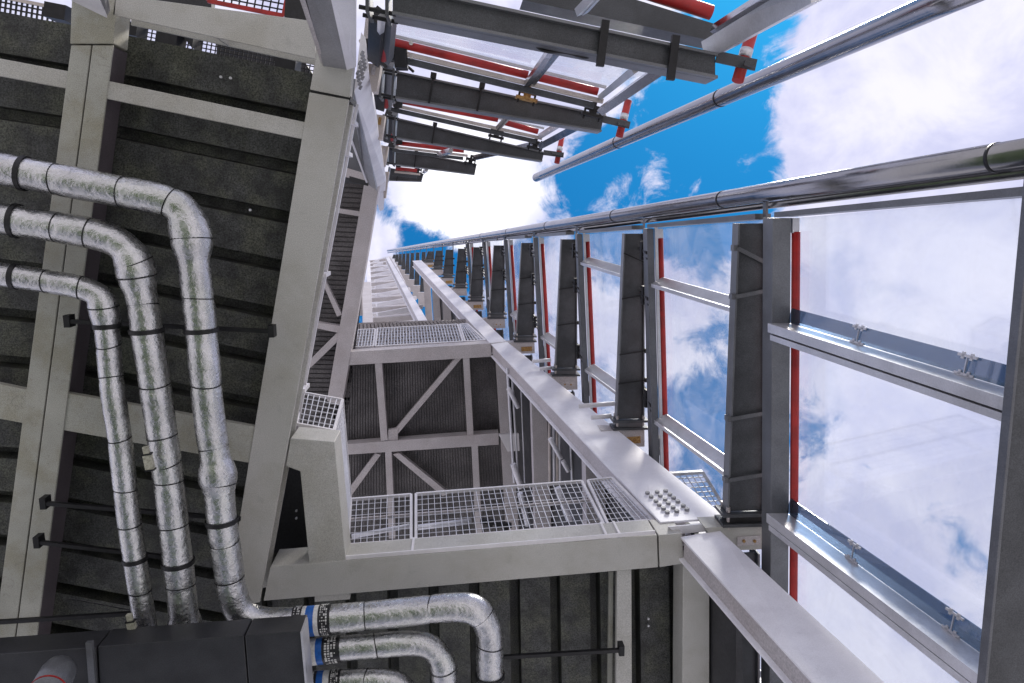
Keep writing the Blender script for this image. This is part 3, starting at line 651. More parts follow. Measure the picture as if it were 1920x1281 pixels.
# ------------------------------------------------------------------ upper facade: charcoal arms T1..T5 with glazed panels
HT = [6.9, 11.0, 15.1, 19.2, 23.3]
TQ = [[(735, -32), (1346, 99), (1346, 147), (735, 26)],
      [(744, 133), (1134, 215), (1128, 247), (741, 184)],
      [(745, 221), (1021, 285), (1017, 303), (743, 259)],
      [(742, 279), (894, 308), (890, 328), (741, 309)],
      [(732, 315), (794, 326), (790, 341), (729, 339)]]
UN = ['nearest', 'second', 'third', 'fourth', 'fifth and farthest']
TT = []
for i, (q, h) in enumerate(zip(TQ, HT)):
    t = thing('outrigger_beam', W(*q[0], h), '%s charcoal arm of the upper stack, pointing right at the top centre' % UN[i], 'cantilever arm', 'charcoal arms at the top centre'); TT.append(t)
    P = WP(q, h); ft = .025
    mb = MB(); mb.prism([p+UP*.07 for p in P], UP*.02); mb.build('web', 'charcoal', t)
    for a, b, sg in ((P[0], P[1], 1), (P[3], P[2], -1)):
        n = (P[3]-P[0]).normalized()*sg*ft; mb = MB(); mb.prism([a, b, b+n, a+n] if sg > 0 else [a+n, b+n, b, a], UP*.34); mb.build('flange', 'charcoal_lt', t)
    for u in ((.64, .86) if i == 0 else (.17, .40) if i == 1 else (.25,)):
        mb = MB(); a = P[0].lerp(P[1], u); b = P[3].lerp(P[2], u-.01); d = (b-a).normalized()
        if i == 0 and u > .5: mb.bar(a-d*.06-UP*.05, b+d*.10-UP*.05, .07, .05)
        else: mb.bar(a-d*.03-UP*.02, b-UP*.02, .03, .018); mb.box(a-d*.04, d*.035, (P[1]-P[0]).normalized()*.04, UP*.05)
        mb.build('clip', 'black', t)
    if i < 3:                                                 # end rod with red bar
        e = [[(1344, 106), (1418, 122)], [(1130, 223), (1181, 235)], [(1019, 286), (1057, 291)]][i]
        mb = MB(); mb.bar(W(*e[0], h+.05), W(*e[1], h+.05), .10, .02); mb.bar(W(*e[1], h-.03), W(e[1][0]-22, e[1][1]-4, h-.03), .04, .03); mb.build('end_rod', 'charcoal', t)
        rd = [[(1411, 57), (1383, 152)], [(1178, 189), (1161, 256)], [(1054, 257), (1044, 306)]][i]
        rp = [W(*rd[0], h+.2), W(*rd[1], h+.1)]
        mb = MB(); mb.tube(rp, .055, 14); rr = mb.build('red_bar', 'red', t, smooth=True)
        mb = MB(); mb.tube([rp[0].lerp(rp[1], .38), rp[0].lerp(rp[1], .55)], .06, 14); mb.build('sleeve', 'alu', rr, smooth=True)
    # bolted hinge block at the wall end
    mb = MB(); a = P[0].lerp(P[3], .0); b = P[3]; r_ = (P[1]-P[0]).normalized()
    for o_ in (-.03, -.20):
        mb.prism([a+r_*o_-(b-a)*.08, a+r_*(o_-.03)-(b-a)*.08, b+r_*(o_-.03)+(b-a)*.1, b+r_*o_+(b-a)*.1], UP*.4)
    mb.build('end_plate', 'charcoal', t)
    if i < 4:
        for f in (.02, .95):
            p = a.lerp(b, f)+UP*.05
            for z in (0, .28):
                m2 = MB(); m2.tube([p+r_*.03+UP*z, p-r_*.29+UP*z], .02, 8); m2.build('bolt', 'black', t)
# second box beam behind T1
mb = MB(); mb.prism(WP([(1000, -60), (1350, 48), (1350, 80), (980, 0)], 7.5), UP*.35); tag(mb.build('steel_beam', 'charcoal'), 'dark box beam just above the nearest upper arm, under a red tube', 'steel beam')
mb = MB(); mb.tube([W(1150, -35, 7.6), W(1334, 24, 7.6)], .07, 16); tag(mb.build('red_tube', 'red', smooth=True), 'red tube end at the top edge above the nearest upper arm', 'red tube')

def upanel(label, red, gl, hred, hgl, bars, fr=.09, group='upper glazed panels'):
    t = thing('window_unit', W(*red[0][0], hred), label, 'window', group)
    A, B = W(*red[0][0], hred), W(*red[-1][1], hred)
    for a, b in red:
        mb = MB(); mb.tube([W(*a, hred), W(*b, hred)], .052*fr/.09, 14); mb.build('red_tube', 'red', t, smooth=True)
    d = (B-A).normalized(); n = UP.cross(d).normalized()
    if n.dot(W(red[0][0][0], red[0][0][1]+20, hred)-A) < 0: n = -n
    mb = MB(); mb.bar(A+n*.10-d*.03, B+n*.10+d*.10, .055, .06); mb.build('inner_frame', 'cream', t)
    mb = MB(); mb.bar(A+n*.175-d*.1+UP*.03, B+n*.175+UP*.03, .075, .07); mb.build('mullion', 'charcoal', t)
    mb = MB(); mb.bar(A-n*.085+UP*.02, B-n*.085+d*.1+UP*.02, .035, .04); mb.build('outer_frame', 'alu', t)
    C, D = W(*gl[1], hgl), W(*gl[0], hgl)
    P = [A-n*.1+UP*.05, B-n*.1+d*.1+UP*.05, C, D]
    mb = MB(); mb.prism(P, UP*.02); mb.build('pane', 'glass', t)
    for (a, b, wd, m) in bars:
        mb = MB(); mb.cbar(W(*a, hred), W(*b, hgl), wd, wd*.8); mb.build('transom', m, t)
    return t
upanel('large glazed panel with red tube just below the nearest upper arm', [((708, 72), (990, 141)), ((1006, 144), (1121, 172))], [(738, 20), (1250, 128)], 10.1, 7.3,
       [((988, 158), (1042, 84), .075, 'steel'), ((999, 158), (1052, 90), .05, 'steel'), ((1128, 208), (1247, 124), .10, 'steel'), ((1126, 182), (1190, 130), .07, 'alu'), ((712, 80), (716, 30), .06, 'alu')])
upanel('glazed panel with red tube below the second upper arm', [((741, 187), (934, 224)), ((947, 230), (1009, 247))], [(745, 150), (1140, 210)], 14.2, 11.4,
       [((934, 240), (975, 195), .08, 'steel'), ((1014, 274), (1130, 213), .11, 'steel'), ((1012, 256), (1066, 222), .08, 'alu')])
upanel('small glazed panel below the third upper arm', [((744, 268), (870, 283))], [(744, 240), (1020, 285)], 18.3, 15.4,
       [((822, 290), (845, 283), .1, 'steel'), ((890, 296), (1008, 270), .12, 'steel')])
upanel('tiny glazed panel below the fourth upper arm', [((742, 316), (782, 320))], [(742, 300), (890, 318)], 22.5, 19.6, [((795, 322), (800, 318), .1, 'steel')])
# bay above T1
t = thing('window_unit', W(1340, 92, 6.2), 'glazed panel corner at the top edge, right of the dark box beam', 'window', 'upper glazed panels')
mb = MB(); mb.cbar(W(1330, 92, 7.2), W(1530, -22, 5.4), .17, .12); mb.build('transom', 'alu', t)
mb = MB(); mb.cbar(W(1342, 56, 7.2), W(1480, -30, 5.6), .09, .08); mb.build('inner_transom', 'steel', t)
mb = MB(); mb.prism([W(1342, 50, 7.25), W(1342, 84, 7.25), W(1500, -10, 5.5), W(1460, -30, 5.5)], UP*.02); mb.build('pane', 'glass', t)
mb = MB(); mb.cbar(W(1085, 22, 7.2), W(1125, -20, 6.6), .07, .06); mb.cbar(W(1096, 24, 7.2), W(1136, -20, 6.6), .03, .06); mb.build('cross_transom', 'alu', t)
# dark bolted clamps on the panels
for i, (x, y, h, s, lab) in enumerate(((990, 172, 10.6, 1.0, 'rusty brown bolted clamp on top of the second upper arm'), (1113, 203, 10.6, 1.0, 'black bolted clamp near the tip of the second upper arm'), (932, 247, 14.6, 1.0, 'black bolted clamp on the middle of the third upper arm'), (1004, 268, 14.6, 1.0, 'black bolted clamp near the tip of the third upper arm'), (883, 299, 18.7, 1.0, 'black bolted clamp near the tip of the fourth upper arm'), (784, 318, 22.8, .9, 'tiny black bolted clamp at the tip of the farthest upper arm'))):
    t = thing('bolted_clamp', W(x, y, h), lab, 'clamp', 'bolted clamps on the upper arms'); p = W(x, y, h)
    xx = Vector((1, .22, 0)).normalized()*s; yy = Vector((-.22, 1, 0)).normalized()*s
    mb = MB(); mb.box(p, xx*.12, yy*.03, UP*.06); mb.box(p+yy*.10, xx*.15, yy*.02, UP*.07); mb.box(p+yy*.05, xx*.05, yy*.029, UP*.04); mb.box(p-yy*.07, xx*.03, yy*.039, UP*.03); mb.build('clamp_body', 'rust' if i == 0 else 'black', t)
    for sx in (-.11, .11):
        mb = MB(); mb.tube([p+xx*sx-yy*.06, p+xx*sx+yy*.17], .016*s, 8); mb.build('bolt', 'black', t)
# left hinge strip, pale bracket plates and slim dark posts beside the left column
STR = [((717, 30), (727, 110)), ((722, 118), (742, 200)), ((733, 212), (748, 262)), ((737, 270), (746, 303))]
for i, ((x0, y0), (x1, y1)) in enumerate(STR):
    h = HT[i]+2.2
    t = thing('hinge_post', W(x0, y0, h), '%s dark hinge post from the top, at the wall end of the upper arms' % ordn[i], 'hinge post', 'dark hinge posts beside the left column')
    s_ = (1, .75, .55, .4)[i]
    mb = MB(); mb.cbar(W(x0-6*s_, y0, h-.6), W(x0-11*s_, y1, h+.6), .16, .16); mb.build('post', 'black', t)
    mb = MB(); mb.cbar(W(x0+14*s_, y0, h-.6), W(x0+8*s_, y1, h+.6), .12, .12); mb.build('slim_post', 'slate', t)
    mb = MB(); mb.tube([W(x0+5*s_, y0+(y1-y0)*.45, h), W(x0+2*s_, y1, h+.5)], .05, 10); mb.build('red_stub', 'red', t, smooth=True)
for i, (x, y, h, s) in enumerate(((708, 100, 10.2, 1.25), (716, 182, 14.2, 1.2), (726, 257, 18.3, 1.15), (731, 303, 22.3, 1.0))):
    t = thing('bolted_joint', W(x, y, h), '%s black hinge joint from the top, between left column and upper arms' % ordn[i], 'hinge', 'black hinge joints beside the left column'); p = W(x, y, h)
    mb = MB(); mb.box(p, (.17*s, 0, 0), (0, .07*s, 0), (0, 0, .12)); mb.box(p+Vector((.24*s, .03, 0)), (.065*s, 0, 0), (0, .13*s, 0), (0, 0, .12)); mb.box(p+Vector((-.1*s, -.1*s, 0)), (.05*s, 0, 0), (0, .027*s, 0), (0, 0, .1)); mb.build('joint_body', 'black', t, bev=.01)
    for dx, dy in ((-.15, -.09), (-.03, .10), (.12, .10), (.35, .05), (.35, -.08), (.06, -.10)):
        q = p+Vector((dx*s, dy*s, -.11)); mb = MB(); mb.tube([q, q-UP*.05], .024*s, 6); mb.build('bolt', 'bolt', t)
for i, q in enumerate(([(688, 118), (714, 122), (706, 172), (697, 172)], [(704, 214), (722, 217), (716, 262), (709, 262)], [(714, 272), (728, 275), (722, 312), (716, 312)], [(719, 322), (729, 322), (723, 372), (719, 372)])):
    h = HT[i]+3.4; mb = MB(); mb.prism(WP(q, h), UP*.25)
    t = thing('bracket_plate', W(*q[0], h), '%s cream bracket plate beside the left white column, counted from the top' % ordn[i], 'bracket', 'cream bracket plates beside the left column')
    mb.build('plate', 'cream', t, bev=.004)
    mb = MB(); c_ = [((q[0][0]+q[1][0])/2, q[0][1]+6), ((q[0][0]+q[1][0])/2-2, (q[0][1]*2+q[2][1])/3+4)]; mb.cbar(W(*c_[0], h-.02), W(*c_[1], h-.02), .05, .03); mb.build('slot_plate', 'rust' if i == 1 else 'frame', t)

# ------------------------------------------------------------------ left white column
GLc = 'lengths of the left white column'
def hexa(lo, hlo, hi, hhi): 
    mb = MB(); mb.loft(WP(lo, hlo), WP(hi, hhi)); return mb
t = thing('white_column', W(660, 60, 8), 'big white and grey column foot entering from the top edge above the edge beam', 'steel column', GLc)
hexa([(607, -60), (668, -60), (669, -63), (608, -63)], 6.8, [(650, 132), (668, 126), (668, 123), (650, 129)], 8.99).build('face_plate', 'white', t, bev=.004)
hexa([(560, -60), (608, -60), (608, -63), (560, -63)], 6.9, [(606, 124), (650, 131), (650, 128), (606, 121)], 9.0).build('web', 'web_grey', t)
hexa([(545, -50), (556, -50), (556, -54), (545, -54)], 6.8, [(602, 119), (609, 121), (609, 118), (602, 116)], 8.99).build('flange', 'frame', t, bev=.004)
t = thing('white_column', W(690, 200, 12), 'tapering bright white column length with dark bolts, right of the broad edge beam', 'steel column', GLc)
hexa([(664, 172), (690, 128), (685, 70), (677, 60)], 9.8, [(706, 352), (724, 340), (723, 328), (707, 345)], 21.0).build('face_plate', 'white', t, bev=.004)
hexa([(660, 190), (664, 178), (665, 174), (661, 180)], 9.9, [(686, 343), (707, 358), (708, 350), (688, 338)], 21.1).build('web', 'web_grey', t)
mb = hexa([(655, 258), (658, 258), (658, 255), (655, 255)], 12, [(687, 345), (690, 346), (690, 343), (687, 342)], 20.9); mb.build('lip', 'trim', t)
FA, FB, FC = W(664, 172, 9.8), W(690, 128, 9.8), W(706, 352, 21.0)
FN = (FB-FA).cross(FC-FA).normalized()
if FN.dot(CAM-FA) < 0: FN = -FN
pts = []
for (x, y) in ((677, 99), (678, 106), (680, 113), (681, 120), (682, 127), (673, 117), (674, 124), (676, 131), (677, 138), (678, 145), (669, 135), (670, 142), (671, 149), (673, 156), (674, 163)):
    pts.append(pface(x, y, FA, FN))
bolts(pts, FN, .03, .03, t)
mb = hexa([(698, 352), (724, 342), (724, 338), (698, 348)], 21.4, [(712, 396), (719, 394), (719, 391), (712, 393)], 26); tag(mb.build('white_column', 'white'), 'small pointed white tip at the foot of the left column against the sky', 'steel column', GLc)
mb = MB(); mb.prism(WP([(655, 330), (690, 340), (690, 349), (655, 340)], 20.5), UP*.1); tag(mb.build('steel_plate', 'darkwall'), 'small black slot plate left of the left column foot', 'steel plate')
mb = MB(); mb.prism(WP([(688, 10), (706, 14), (700, 60), (684, 130), (676, 120)], 10.6), UP*.2); tag(mb.build('steel_plate', 'frame'), 'speckled grey plate behind the left column, left of the first hinge post', 'steel plate')
# stepped gusset at the head of the double beam
t = thing('raking_brace', W(150, 0, 8.6), 'lilac grey brace foot entering at the top edge above the double beam', 'brace')
mb = MB(); mb.loft(WP([(60, -90), (150, -90), (150, -94), (60, -94)], 7.6), WP([(135, 2), (201, 34), (201, 30), (135, -2)], 8.97)); mb.build('face_plate', 'white', t)
mb = MB(); mb.loft(WP([(150, -92), (190, -92), (190, -96), (150, -96)], 7.6), WP([(199, 34), (206, 20), (206, 16), (199, 30)], 8.97)); mb.build('web', 'web_grey', t)

# ------------------------------------------------------------------ openings along the top left: grating walkways above
def grating(q, h, nu, nv, label, m='black', fm_='red', r=.010, fw=.06):
    t = thing('floor_grating', W(*q[0], h), label, 'grating', 'floor gratings'); c = WP(q, h)
    mb = MB(); grid(mb, *c, nu, nv, r); mb.build('wire_mesh', m, t)
    mb = MB(); gframe(mb, *c, fw, .06); mb.build('mesh_frame', fm_, t); return t
grating([(396, -40), (540, -12), (532, 30), (390, 2)], 12.5, 10, 4, 'red-edged floor grating with sky behind, at the top edge')
grating([(226, 34), (600, 112), (594, 150), (220, 74)], 13.0, 44, 5, 'floor grating seen through the narrow slit above the dark decking', 'black', 'trim', .008, .04)
grating([(-120, -30), (140, 22), (136, 60), (-124, 8)], 13.0, 26, 4, 'floor grating seen through the slit in the top left corner', 'black', 'cream', .012, .05)
for i, (q, lab) in enumerate((([(238, 40), (258, 44), (254, 68), (236, 64)], 'small black box in the slit, nearest the double beam'), ([(295, 52), (334, 60), (330, 86), (292, 78)], 'larger black box in the middle of the slit'), ([(335, 58), (363, 66), (360, 90), (352, 80)], 'small dark wedge plate next to the larger black box'), ([(516, 98), (556, 106), (552, 134), (514, 126)], 'black box near the right end of the slit'), ([(83, 2), (124, 10), (120, 38), (80, 30)], 'black box in the top left corner slit'))):
    mb = MB(); mb.prism(WP(q, 12.4), UP*.4); tag(mb.build('junction_box', 'black'), lab, 'junction box', 'black boxes above the slits')
mb = MB(); mb.prism(WP([(408, 70), (560, 100), (600, 160), (404, 122)], 14.2), UP*.2); tag(mb.build('floor_plate', 'darkwall'), 'dark mesh-covered floor panel behind the right half of the slit', 'floor panel')
mb = MB(); mb.prism(WP([(537, -40), (600, -40), (600, 45), (533, 32)], 11.5), UP*.2); tag(mb.build('floor_plate', 'darkwall'), 'black floor panel left of the big column foot at the top edge', 'floor panel')
mb = MB(); mb.prism(WP([(-160, -70), (396, 30), (400, -200), (-160, -250)], 14.0), UP*.2); tag(mb.build('floor_plate', 'darkwall'), 'dark floor panel over the top left corner', 'floor panel')

# ------------------------------------------------------------------ insulated pipes
HP = 8.25
def pipe_run(name, path, rpx, bulges, seams, clamps, label, h=HP, tapes=(), n=7):
    t = thing(name, W(*path[0], h), label, 'pipe', 'silver insulated pipes under the soffit')
    P = spline([W(x, y, h) for x, y in path], n); L = [0.0]
    for a, b in zip(P, P[1:]): L.append(L[-1]+(b-a).length)
    r = rpx*mpp(300, 700, h)
    def near(x, y):
        q = W(x, y, h); i = min(range(len(P)), key=lambda j: (P[j]-q).length); return L[i]
    # densify
    D = []; LL = []; step = .035; s = 0.0; j = 0
    while s < L[-1]:
        while L[j+1] < s: j += 1
        f = (s-L[j])/(L[j+1]-L[j]); D.append(P[j].lerp(P[j+1], f)); LL.append(s); s += step
    rad = []
    bl_ = [(near(x, y), a, wd) for x, y, a, wd in bulges]
    rnd = random.Random(len(path)*7+int(rpx)); sm = [near(x, y) for x, y in seams]
    for s in LL:
        v = 1.0+.012*math.sin(s*9+rpx)
        for c, a, wd in bl_: v += a*max(0, 1-((s-c)/wd)**2)**1.2
        for c in sm: v -= .05*math.exp(-((s-c)/.025)**2)
        rad.append(r*v)
    mb = MB(); mb.tube(D, rad, 32); mb.build('foil_jacket', 'foil', t, smooth=True)
    def at(s):
        i = min(len(LL)-2, max(1, int(s/step))); return D[i], (D[i+1]-D[i-1]).normalized(), rad[i]
    for c in sm:
        p, d, rr = at(c); tilt = Vector((rnd.uniform(-.12, .12), rnd.uniform(-.12, .12), rnd.uniform(-.2, .2))); dd_ = (d+tilt).normalized()*.006
        mb = MB(); mb.tube([p-dd_, p+dd_], rr*1.035, 28, cap=False); mb.build('seam_wire', 'black', t)
    for x, y in clamps:
        p, d, rr = at(near(x, y)); mb = MB(); mb.tube([p-d*.026, p-d*.024, p+d*.024, p+d*.026], [rr*.9, rr*1.10, rr*1.10, rr*.9], 28); mb.build('clamp_ring', 'black', t)
    for (x0, x1, y, m) in tapes:
        s0, s1 = near(x0, y), near(x1, y); p0, d, rr = at(s0); p0 = P_at(D, LL, s0); p1 = P_at(D, LL, s1)
        mb = MB(); mb.tube([p0, p1], r*1.045, 32, cap=False); tp = mb.build('tape_band', m, t, smooth=True)
        if m == 'tape_black' and abs(x1-x0) > 10:              # rows of small white lettering strokes
            mb = MB(); ax = (p1-p0).normalized(); e1 = ax.cross(UP).normalized(); e2 = e1.cross(ax); wl = (p1-p0).length
            for a in range(0, 360, 11):
                an = math.radians(a); nn = e1*math.cos(an)+e2*math.sin(an); tt = -e1*math.sin(an)+e2*math.cos(an)
                for g_ in range(4):
                    if rnd.random() < .25: continue
                    cc = p0+ax*wl*(.22+.17*g_)+nn*r*1.055
                    mb.box(cc, ax*wl*rnd.choice((.03, .06, .06)), tt*rnd.choice((.006, .012)), nn*.002)
            mb.build('lettering', 'tape_white', tp)
    return t
def P_at(D, LL, s):
    i = min(len(LL)-2, max(0, int(s/.035))); f = (s-LL[i])/(LL[i+1]-LL[i]); return D[i].lerp(D[i+1], f)
pipe_run('insulated_pipe', [(-90, 302), (0, 317), (60, 328), (130, 341), (230, 360), (300, 374), (338, 392), (356, 430), (362, 480), (371, 560), (378, 625), (390, 760), (402, 850), (409, 900), (416, 980), (428, 1060), (434, 1105), (452, 1148), (495, 1166), (560, 1166), (622, 1161), (740, 1150), (850, 1139), (893, 1146), (916, 1180), (918, 1230), (920, 1330)], 28.5,
    [(357, 443, .30, .26), (408, 895, .26, .20), (342, 396, .08, .2), (893, 1150, .06, .2)],
    [(112, 337), (232, 360), (318, 385), (357, 447), (368, 556), (386, 727), (399, 840), (409, 905), (420, 1018), (429, 1088), (684, 1155), (808, 1143), (905, 1160), (919, 1215)],
    [(54, 327), (378, 624), (415, 982), (921, 1272)], 'thickest silver pipe, rightmost of the three, bending twice and running right along the bottom',
    tapes=((547, 570, 1166, 'tape_black'), (570, 579, 1165, 'tape_white'), (579, 589, 1164, 'tape_blue'), (589, 598, 1163, 'tape_white'), (598, 622, 1162, 'tape_black')))
pipe_run('insulated_pipe', [(-90, 397), (0, 410), (60, 419), (112, 427), (180, 440), (225, 458), (250, 490), (259, 530), (270, 581), (276, 630), (286, 690), (293, 740), (303, 810), (315, 894), (326, 988), (334, 1057), (341, 1119), (348, 1200), (352, 1300)], 28,
    [(257, 508, .24, .24), (347, 1172, .18, .16)],
    [(110, 427), (175, 439), (256, 497), (262, 524), (272, 575), (290, 727), (302, 817), (311, 875), (318, 912), (327, 984), (337, 1100)],
    [(38, 416), (274, 624), (334, 1057)], 'middle silver pipe of the three, with a beige tag box on its side')
pipe_run('insulated_pipe', [(-90, 502), (0, 515), (40, 520), (94, 529), (150, 539), (184, 555), (196, 585), (202, 630), (206, 680), (212, 740), (225, 825), (232, 890), (240, 961), (255, 1063), (266, 1130), (275, 1200), (285, 1300)], 21.5,
    [(192, 580, .26, .20)],
    [(98, 529), (157, 541), (194, 578), (204, 650), (210, 710), (222, 827), (236, 915), (246, 990), (263, 1110)],
    [(28, 518), (201, 616), (253, 1053)], 'thinnest silver pipe, leftmost of the three, bending down beside the double beam')
pipe_run('insulated_pipe', [(480, 1236), (560, 1226), (640, 1216), (700, 1211), (770, 1206), (808, 1214), (830, 1244), (833, 1290), (835, 1340)], 25,
    [(830, 1256, .16, .2)], [(714, 1210), (829, 1254)], [], 'second silver pipe along the bottom, with an elbow under the thick one', h=8.2,
    tapes=((570, 586, 1226, 'tape_black'), (586, 595, 1224, 'tape_white'), (595, 603, 1222, 'tape_blue'), (603, 612, 1221, 'tape_white'), (612, 636, 1219, 'tape_black')))
pipe_run('insulated_pipe', [(480, 1292), (560, 1284), (640, 1277), (690, 1274), (740, 1278), (765, 1300), (775, 1345)], 22,
    [(770, 1320, .14, .2)], [(691, 1274)], [], 'lowest silver pipe, just showing at the bottom edge', h=8.2,
    tapes=((575, 592, 1284, 'tape_black'), (592, 600, 1282, 'tape_white'), (600, 608, 1281, 'tape_blue'), (608, 617, 1280, 'tape_white'), (617, 636, 1278, 'tape_black')))
# carrier rods
for i, (a, b, lab) in enumerate((((125, 603), (508, 622), 'thin black pipe support rail across the middle of the pipes'), ((80, 945), (450, 975), 'thin black pipe support rail left of the thin pipe, upper of the lower pair'), ((68, 1018), (360, 1052), 'thin black pipe support rail left of the thin pipe, lower of the lower pair'), ((-60, 1172), (250, 1152), 'thin black support rail crossing the double beam near the bottom left'), ((915, 1236), (1166, 1221), 'thin black support rail between the thick pipe elbow and the slim post'))):
    t = thing('support_rail', W(*a, 8.7), lab, 'support rail', 'thin black pipe support rails'); pa, pb = W(*a, 8.72), W(*b, 8.72)
    mb = MB(); mb.bar(pa, pb, .045, .05); mb.build('channel', 'black', t)
    for p in ((pb,) if i in (0, 4) else (pa,)) + ((pa,) if i == 0 else ()):
        mb = MB(); mb.box(p+UP*.06, (.035, 0, 0), (0, .07, 0), (0, 0, .07)); mb.build('end_bracket', 'black', t, bev=.004)
mb = MB(); mb.tube([W(130, 1122, 8.7), W(250, 1145, 8.7)], .008, 6); tag(mb.build('thin_cable', 'steel'), 'thin slack wire running to the thin pipe near the bottom left', 'wire')
# tags on the pipes
for (x, y, lab) in ((279, 866, 'beige tag box strapped to the middle pipe'), (248, 1178, 'beige tag box on the thinnest pipe near the bottom')):
    t = thing('pipe_sensor', W(x, y, 8.0), lab, 'sensor', 'beige tag boxes on the pipes'); p = W(x, y, 7.93); ax = Vector((.12, 1, 0)).normalized(); rx = Vector((1, -.12, 0))
    mb = MB(); mb.box(p, rx*.045, ax*.085, UP*.03); mb.build('housing', 'plastic', t, bev=.008)
    mb = MB(); mb.box(p-ax*.13, rx*.03, ax*.044, UP*.025); mb.build('cap', 'plastic', t, bev=.006)
    
    for sg in (-.088, .089): mb = MB(); mb.box(p+ax*sg, rx*.05, ax*.008, UP*.034); mb.build('strap', 'black', t)
# dark duct across the bottom left
t = thing('cable_duct', W(300, 1240, 7.5), 'dark metal duct box across the bottom left corner', 'duct')
for q in (([(-80, 1233), (180, 1214), (186, 1330), (-80, 1340)], 'duct_body'), ([(183, 1213), (457, 1192), (468, 1330), (189, 1330)], 'duct_body'), ([(459, 1192), (565, 1184), (578, 1330), (470, 1330)], 'duct_body')):
    mb = MB(); mb.prism(WP(q[0], 7.6), UP*.35); mb.build(q[1], 'duct', t, bev=.012)
mb = MB(); mb.prism(WP([(160, 1206), (172, 1205), (183, 1330), (170, 1330)], 7.55), UP*.045); mb.build('joint_strap', 'charcoal_lt', t)
mb = MB(); mb.prism(WP([(563, 1186), (567, 1185), (580, 1330), (576, 1330)], 7.55), UP*.3); mb.build('end_lip', 'alu', t)
t = thing('spot_lamp', W(105, 1260, 7.2), 'short grey rounded lamp tube below the duct in the bottom left corner', 'lamp')
a, b = W(112, 1256, 7.35), W(82, 1310, 6.9)
d = (b-a).normalized(); rr = 31*mpp(100, 1260, 7.3)
mb = MB(); mb.tube([a-d*.10, a-d*.07, a-d*.02, a+d*.06, b], [.001, rr*.6, rr*.9, rr, rr], 24); mb.build('housing', 'charcoal_lt', t, smooth=True)
mb = MB(); mb.tube([b-d*.12, b-d*.10], rr*1.03, 24); mb.build('trim_ring', 'red', t)

# ------------------------------------------------------------------ rods, doors closers and tubes left of the column
def rods(name, lst, label, cat, grp=None):
    t = thing(name, lst[0][0], label, cat, grp)
    for a, b, r, m, pn in lst:
        mb = MB(); mb.tube([a, b], r, 10); mb.build(pn, m, t, smooth=True)
    return t
rods('rod_hanger', [(W(951, 690, 19), W(964, 905, 19), .035, 'galv', 'rod'), (W(960, 705, 19), W(972, 905, 19), .03, 'galv', 'rod'), (W(977, 722, 19), W(984, 905, 19), .022, 'alu', 'rod'), (W(953, 728, 18.8), W(972, 765, 18.8), .06, 'white', 'cross_piece'), (W(962, 870, 18.8), W(977, 915, 18.8), .08, 'white', 'cross_piece')], 'pair of thin bright rods hanging in the dark gap right of the second underside', 'rods', 'bright rods in the dark gaps')
rods('rod_hanger', [(W(1030, 792, 15.5), W(1031, 905, 15.5), .03, 'cream', 'rod'), (W(1038, 797, 15.5), W(1039, 905, 15.5), .03, 'galv', 'rod'), (W(1044, 800, 15.5), W(1045, 905, 15.5), .028, 'cream', 'rod'), (W(1049, 806, 15.5), W(1050, 905, 15.5), .03, 'galv', 'rod'), (W(1070, 830, 15.3), W(1073, 905, 15.3), .028, 'galv', 'rod'), (W(1031, 822, 15.3), W(1052, 860, 15.3), .05, 'white', 'cross_piece'), (W(1055, 864, 15.3), W(1066, 884, 15.3), .05, 'white', 'cross_piece')], 'cluster of thin bright rods between the two wide floor beams left of the white column', 'rods', 'bright rods in the dark gaps')
mb = MB(); mb.prism(WP([(1072, 868), (1088, 868), (1088, 888), (1072, 888)], 15.3), UP*.15); tag(mb.build('junction_box', 'black'), 'small black box left of the white column above the mesh guard', 'junction box')
mb = MB(); mb.prism(WP([(935, 815), (984, 813), (987, 845), (952, 847)], 20.6), UP*.12); tag(mb.build('shelf_plate', 'trim', bev=.01), 'pale grey shelf plate at the right end of the second middle beam', 'plate')
for i, (L, h) in enumerate(((((1085, 762), (1152, 757)), 13.7), (((1108, 783), (1146, 780)), 13.3), (((998, 678), (1033, 675)), 18.0), (((1012, 692), (1033, 690)), 17.6))):
    mb = MB(); mb.tube([W(*L[0], h), W(*L[1], h)], .045, 12); tag(mb.build('stub_tube', 'trim', smooth=True), ['upper white stub tube between the column and the second arm foot', 'lower white stub tube between the column and the second arm foot', 'upper white stub tube between the column and the third arm foot', 'lower white stub tube between the column and the third arm foot'][i], 'tube', 'white stub tubes at the arm feet')
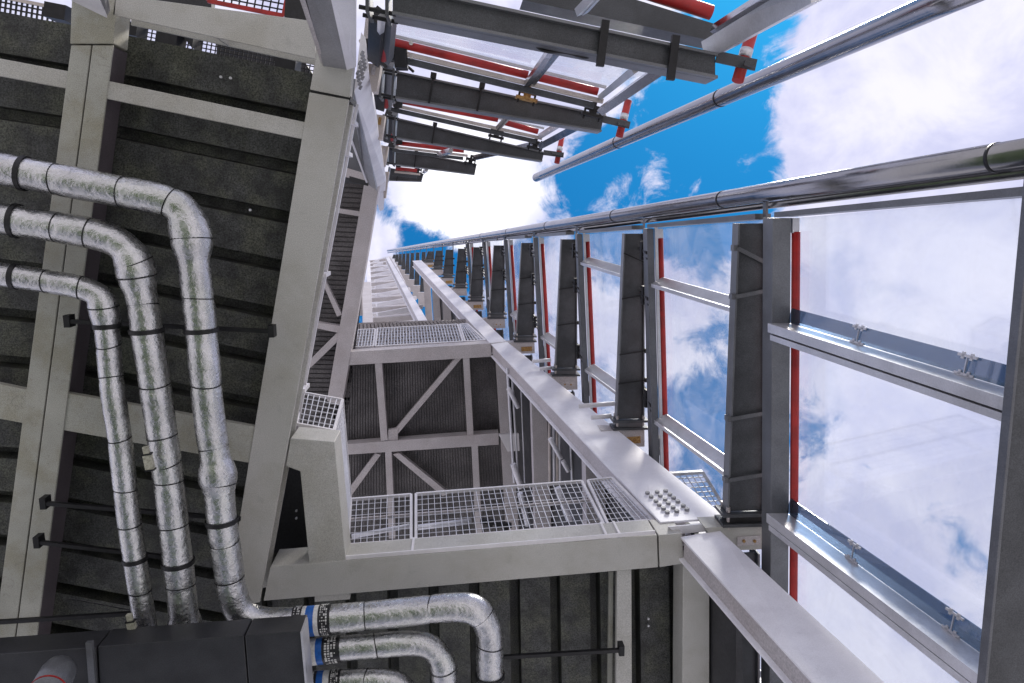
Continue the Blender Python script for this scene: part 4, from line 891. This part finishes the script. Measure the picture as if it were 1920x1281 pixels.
# black joints right of each bracket
for k in range(1, 7):
    h = HK(k)-.1; p = Q(1462, 1010, h)
    t = thing('bolted_joint', p, '%s black bolted joint right of a pale bracket, counted up along the glazed side' % ordn[k-1], 'hinge', 'black bolted joints along the glazed side')
    mb = MB(); mb.box(p, (.10, 0, 0), (0, .07, 0), (0, 0, .1)); mb.box(p+Vector((.03, .18, 0)), (.06, 0, 0), (0, .08, 0), (0, 0, .08)); mb.build('joint_body', 'black', t, bev=.01)
    for dx, dy in ((-.06, -.08), (.08, -.06), (0, .10), (.1, .2)):
        q = p+Vector((dx, dy, -.1)); m2 = MB(); m2.tube([q, q-UP*.04], .022, 6); m2.build('bolt', 'bolt', t)
for i, (a, b, h, r, lab) in enumerate((((784, 989), (884, 977), 15.0, .06, 'white sloping tube seen through the long middle mesh panel'), ((660, 1006), (768, 986), 15.0, .05, 'white sloping tube seen through the left mesh panel'), ((975, 925), (990, 985), 14.5, .06, 'upright pale tube seen through the right half of the long mesh panel'), ((1045, 915), (1068, 975), 13.5, .07, 'upright white tube seen through the long mesh panel near its right end'))):
    mb = MB(); mb.tube([W(*a, h), W(*b, h)], r, 12); tag(mb.build('service_tube', 'galv', smooth=True), lab, 'tube', 'pale tubes behind the mesh guard')
for i, (x, y, h, lab) in enumerate(((915, 978, 14.6, 'small black fitting behind the long middle mesh panel, lower centre'), (945, 984, 14.6, 'smaller black fitting behind the long mesh panel, right of its centre'))):
    p = W(x, y, h); mb = MB(); mb.box(p, (.16, .02, 0), (0, .05, 0), (0, 0, .05)); mb.box(p+Vector((.05, .09, 0)), (.05, 0, 0), (0, .038, 0), (0, 0, .05)); tag(mb.build('pipe_fitting', 'black', bev=.01), lab, 'fitting')
# cables
def cable(pts, h, r, label):
    P = spline([W(x, y, h) for x, y in pts], 6); mb = MB(); mb.tube(P, r, 8); tag(mb.build('loose_cable', 'black', smooth=True), label, 'cable', 'loose black cables')
cable([(1003, 80), (1008, 88), (1025, 96), (1060, 98), (1095, 107), (1106, 104), (1106, 95)], 7.1, .016, 'loose black cable looping under the nearest upper arm')
cable([(748, 115), (758, 120), (768, 128), (776, 135)], 10.9, .02, 'short black cable at the wall end of the second upper arm')
cable([(1210, 745), (1218, 758), (1222, 775), (1220, 800)], 12.8, .015, 'thin black cable beside the foot of the second charcoal arm')
print('objects', len(bpy.data.objects))
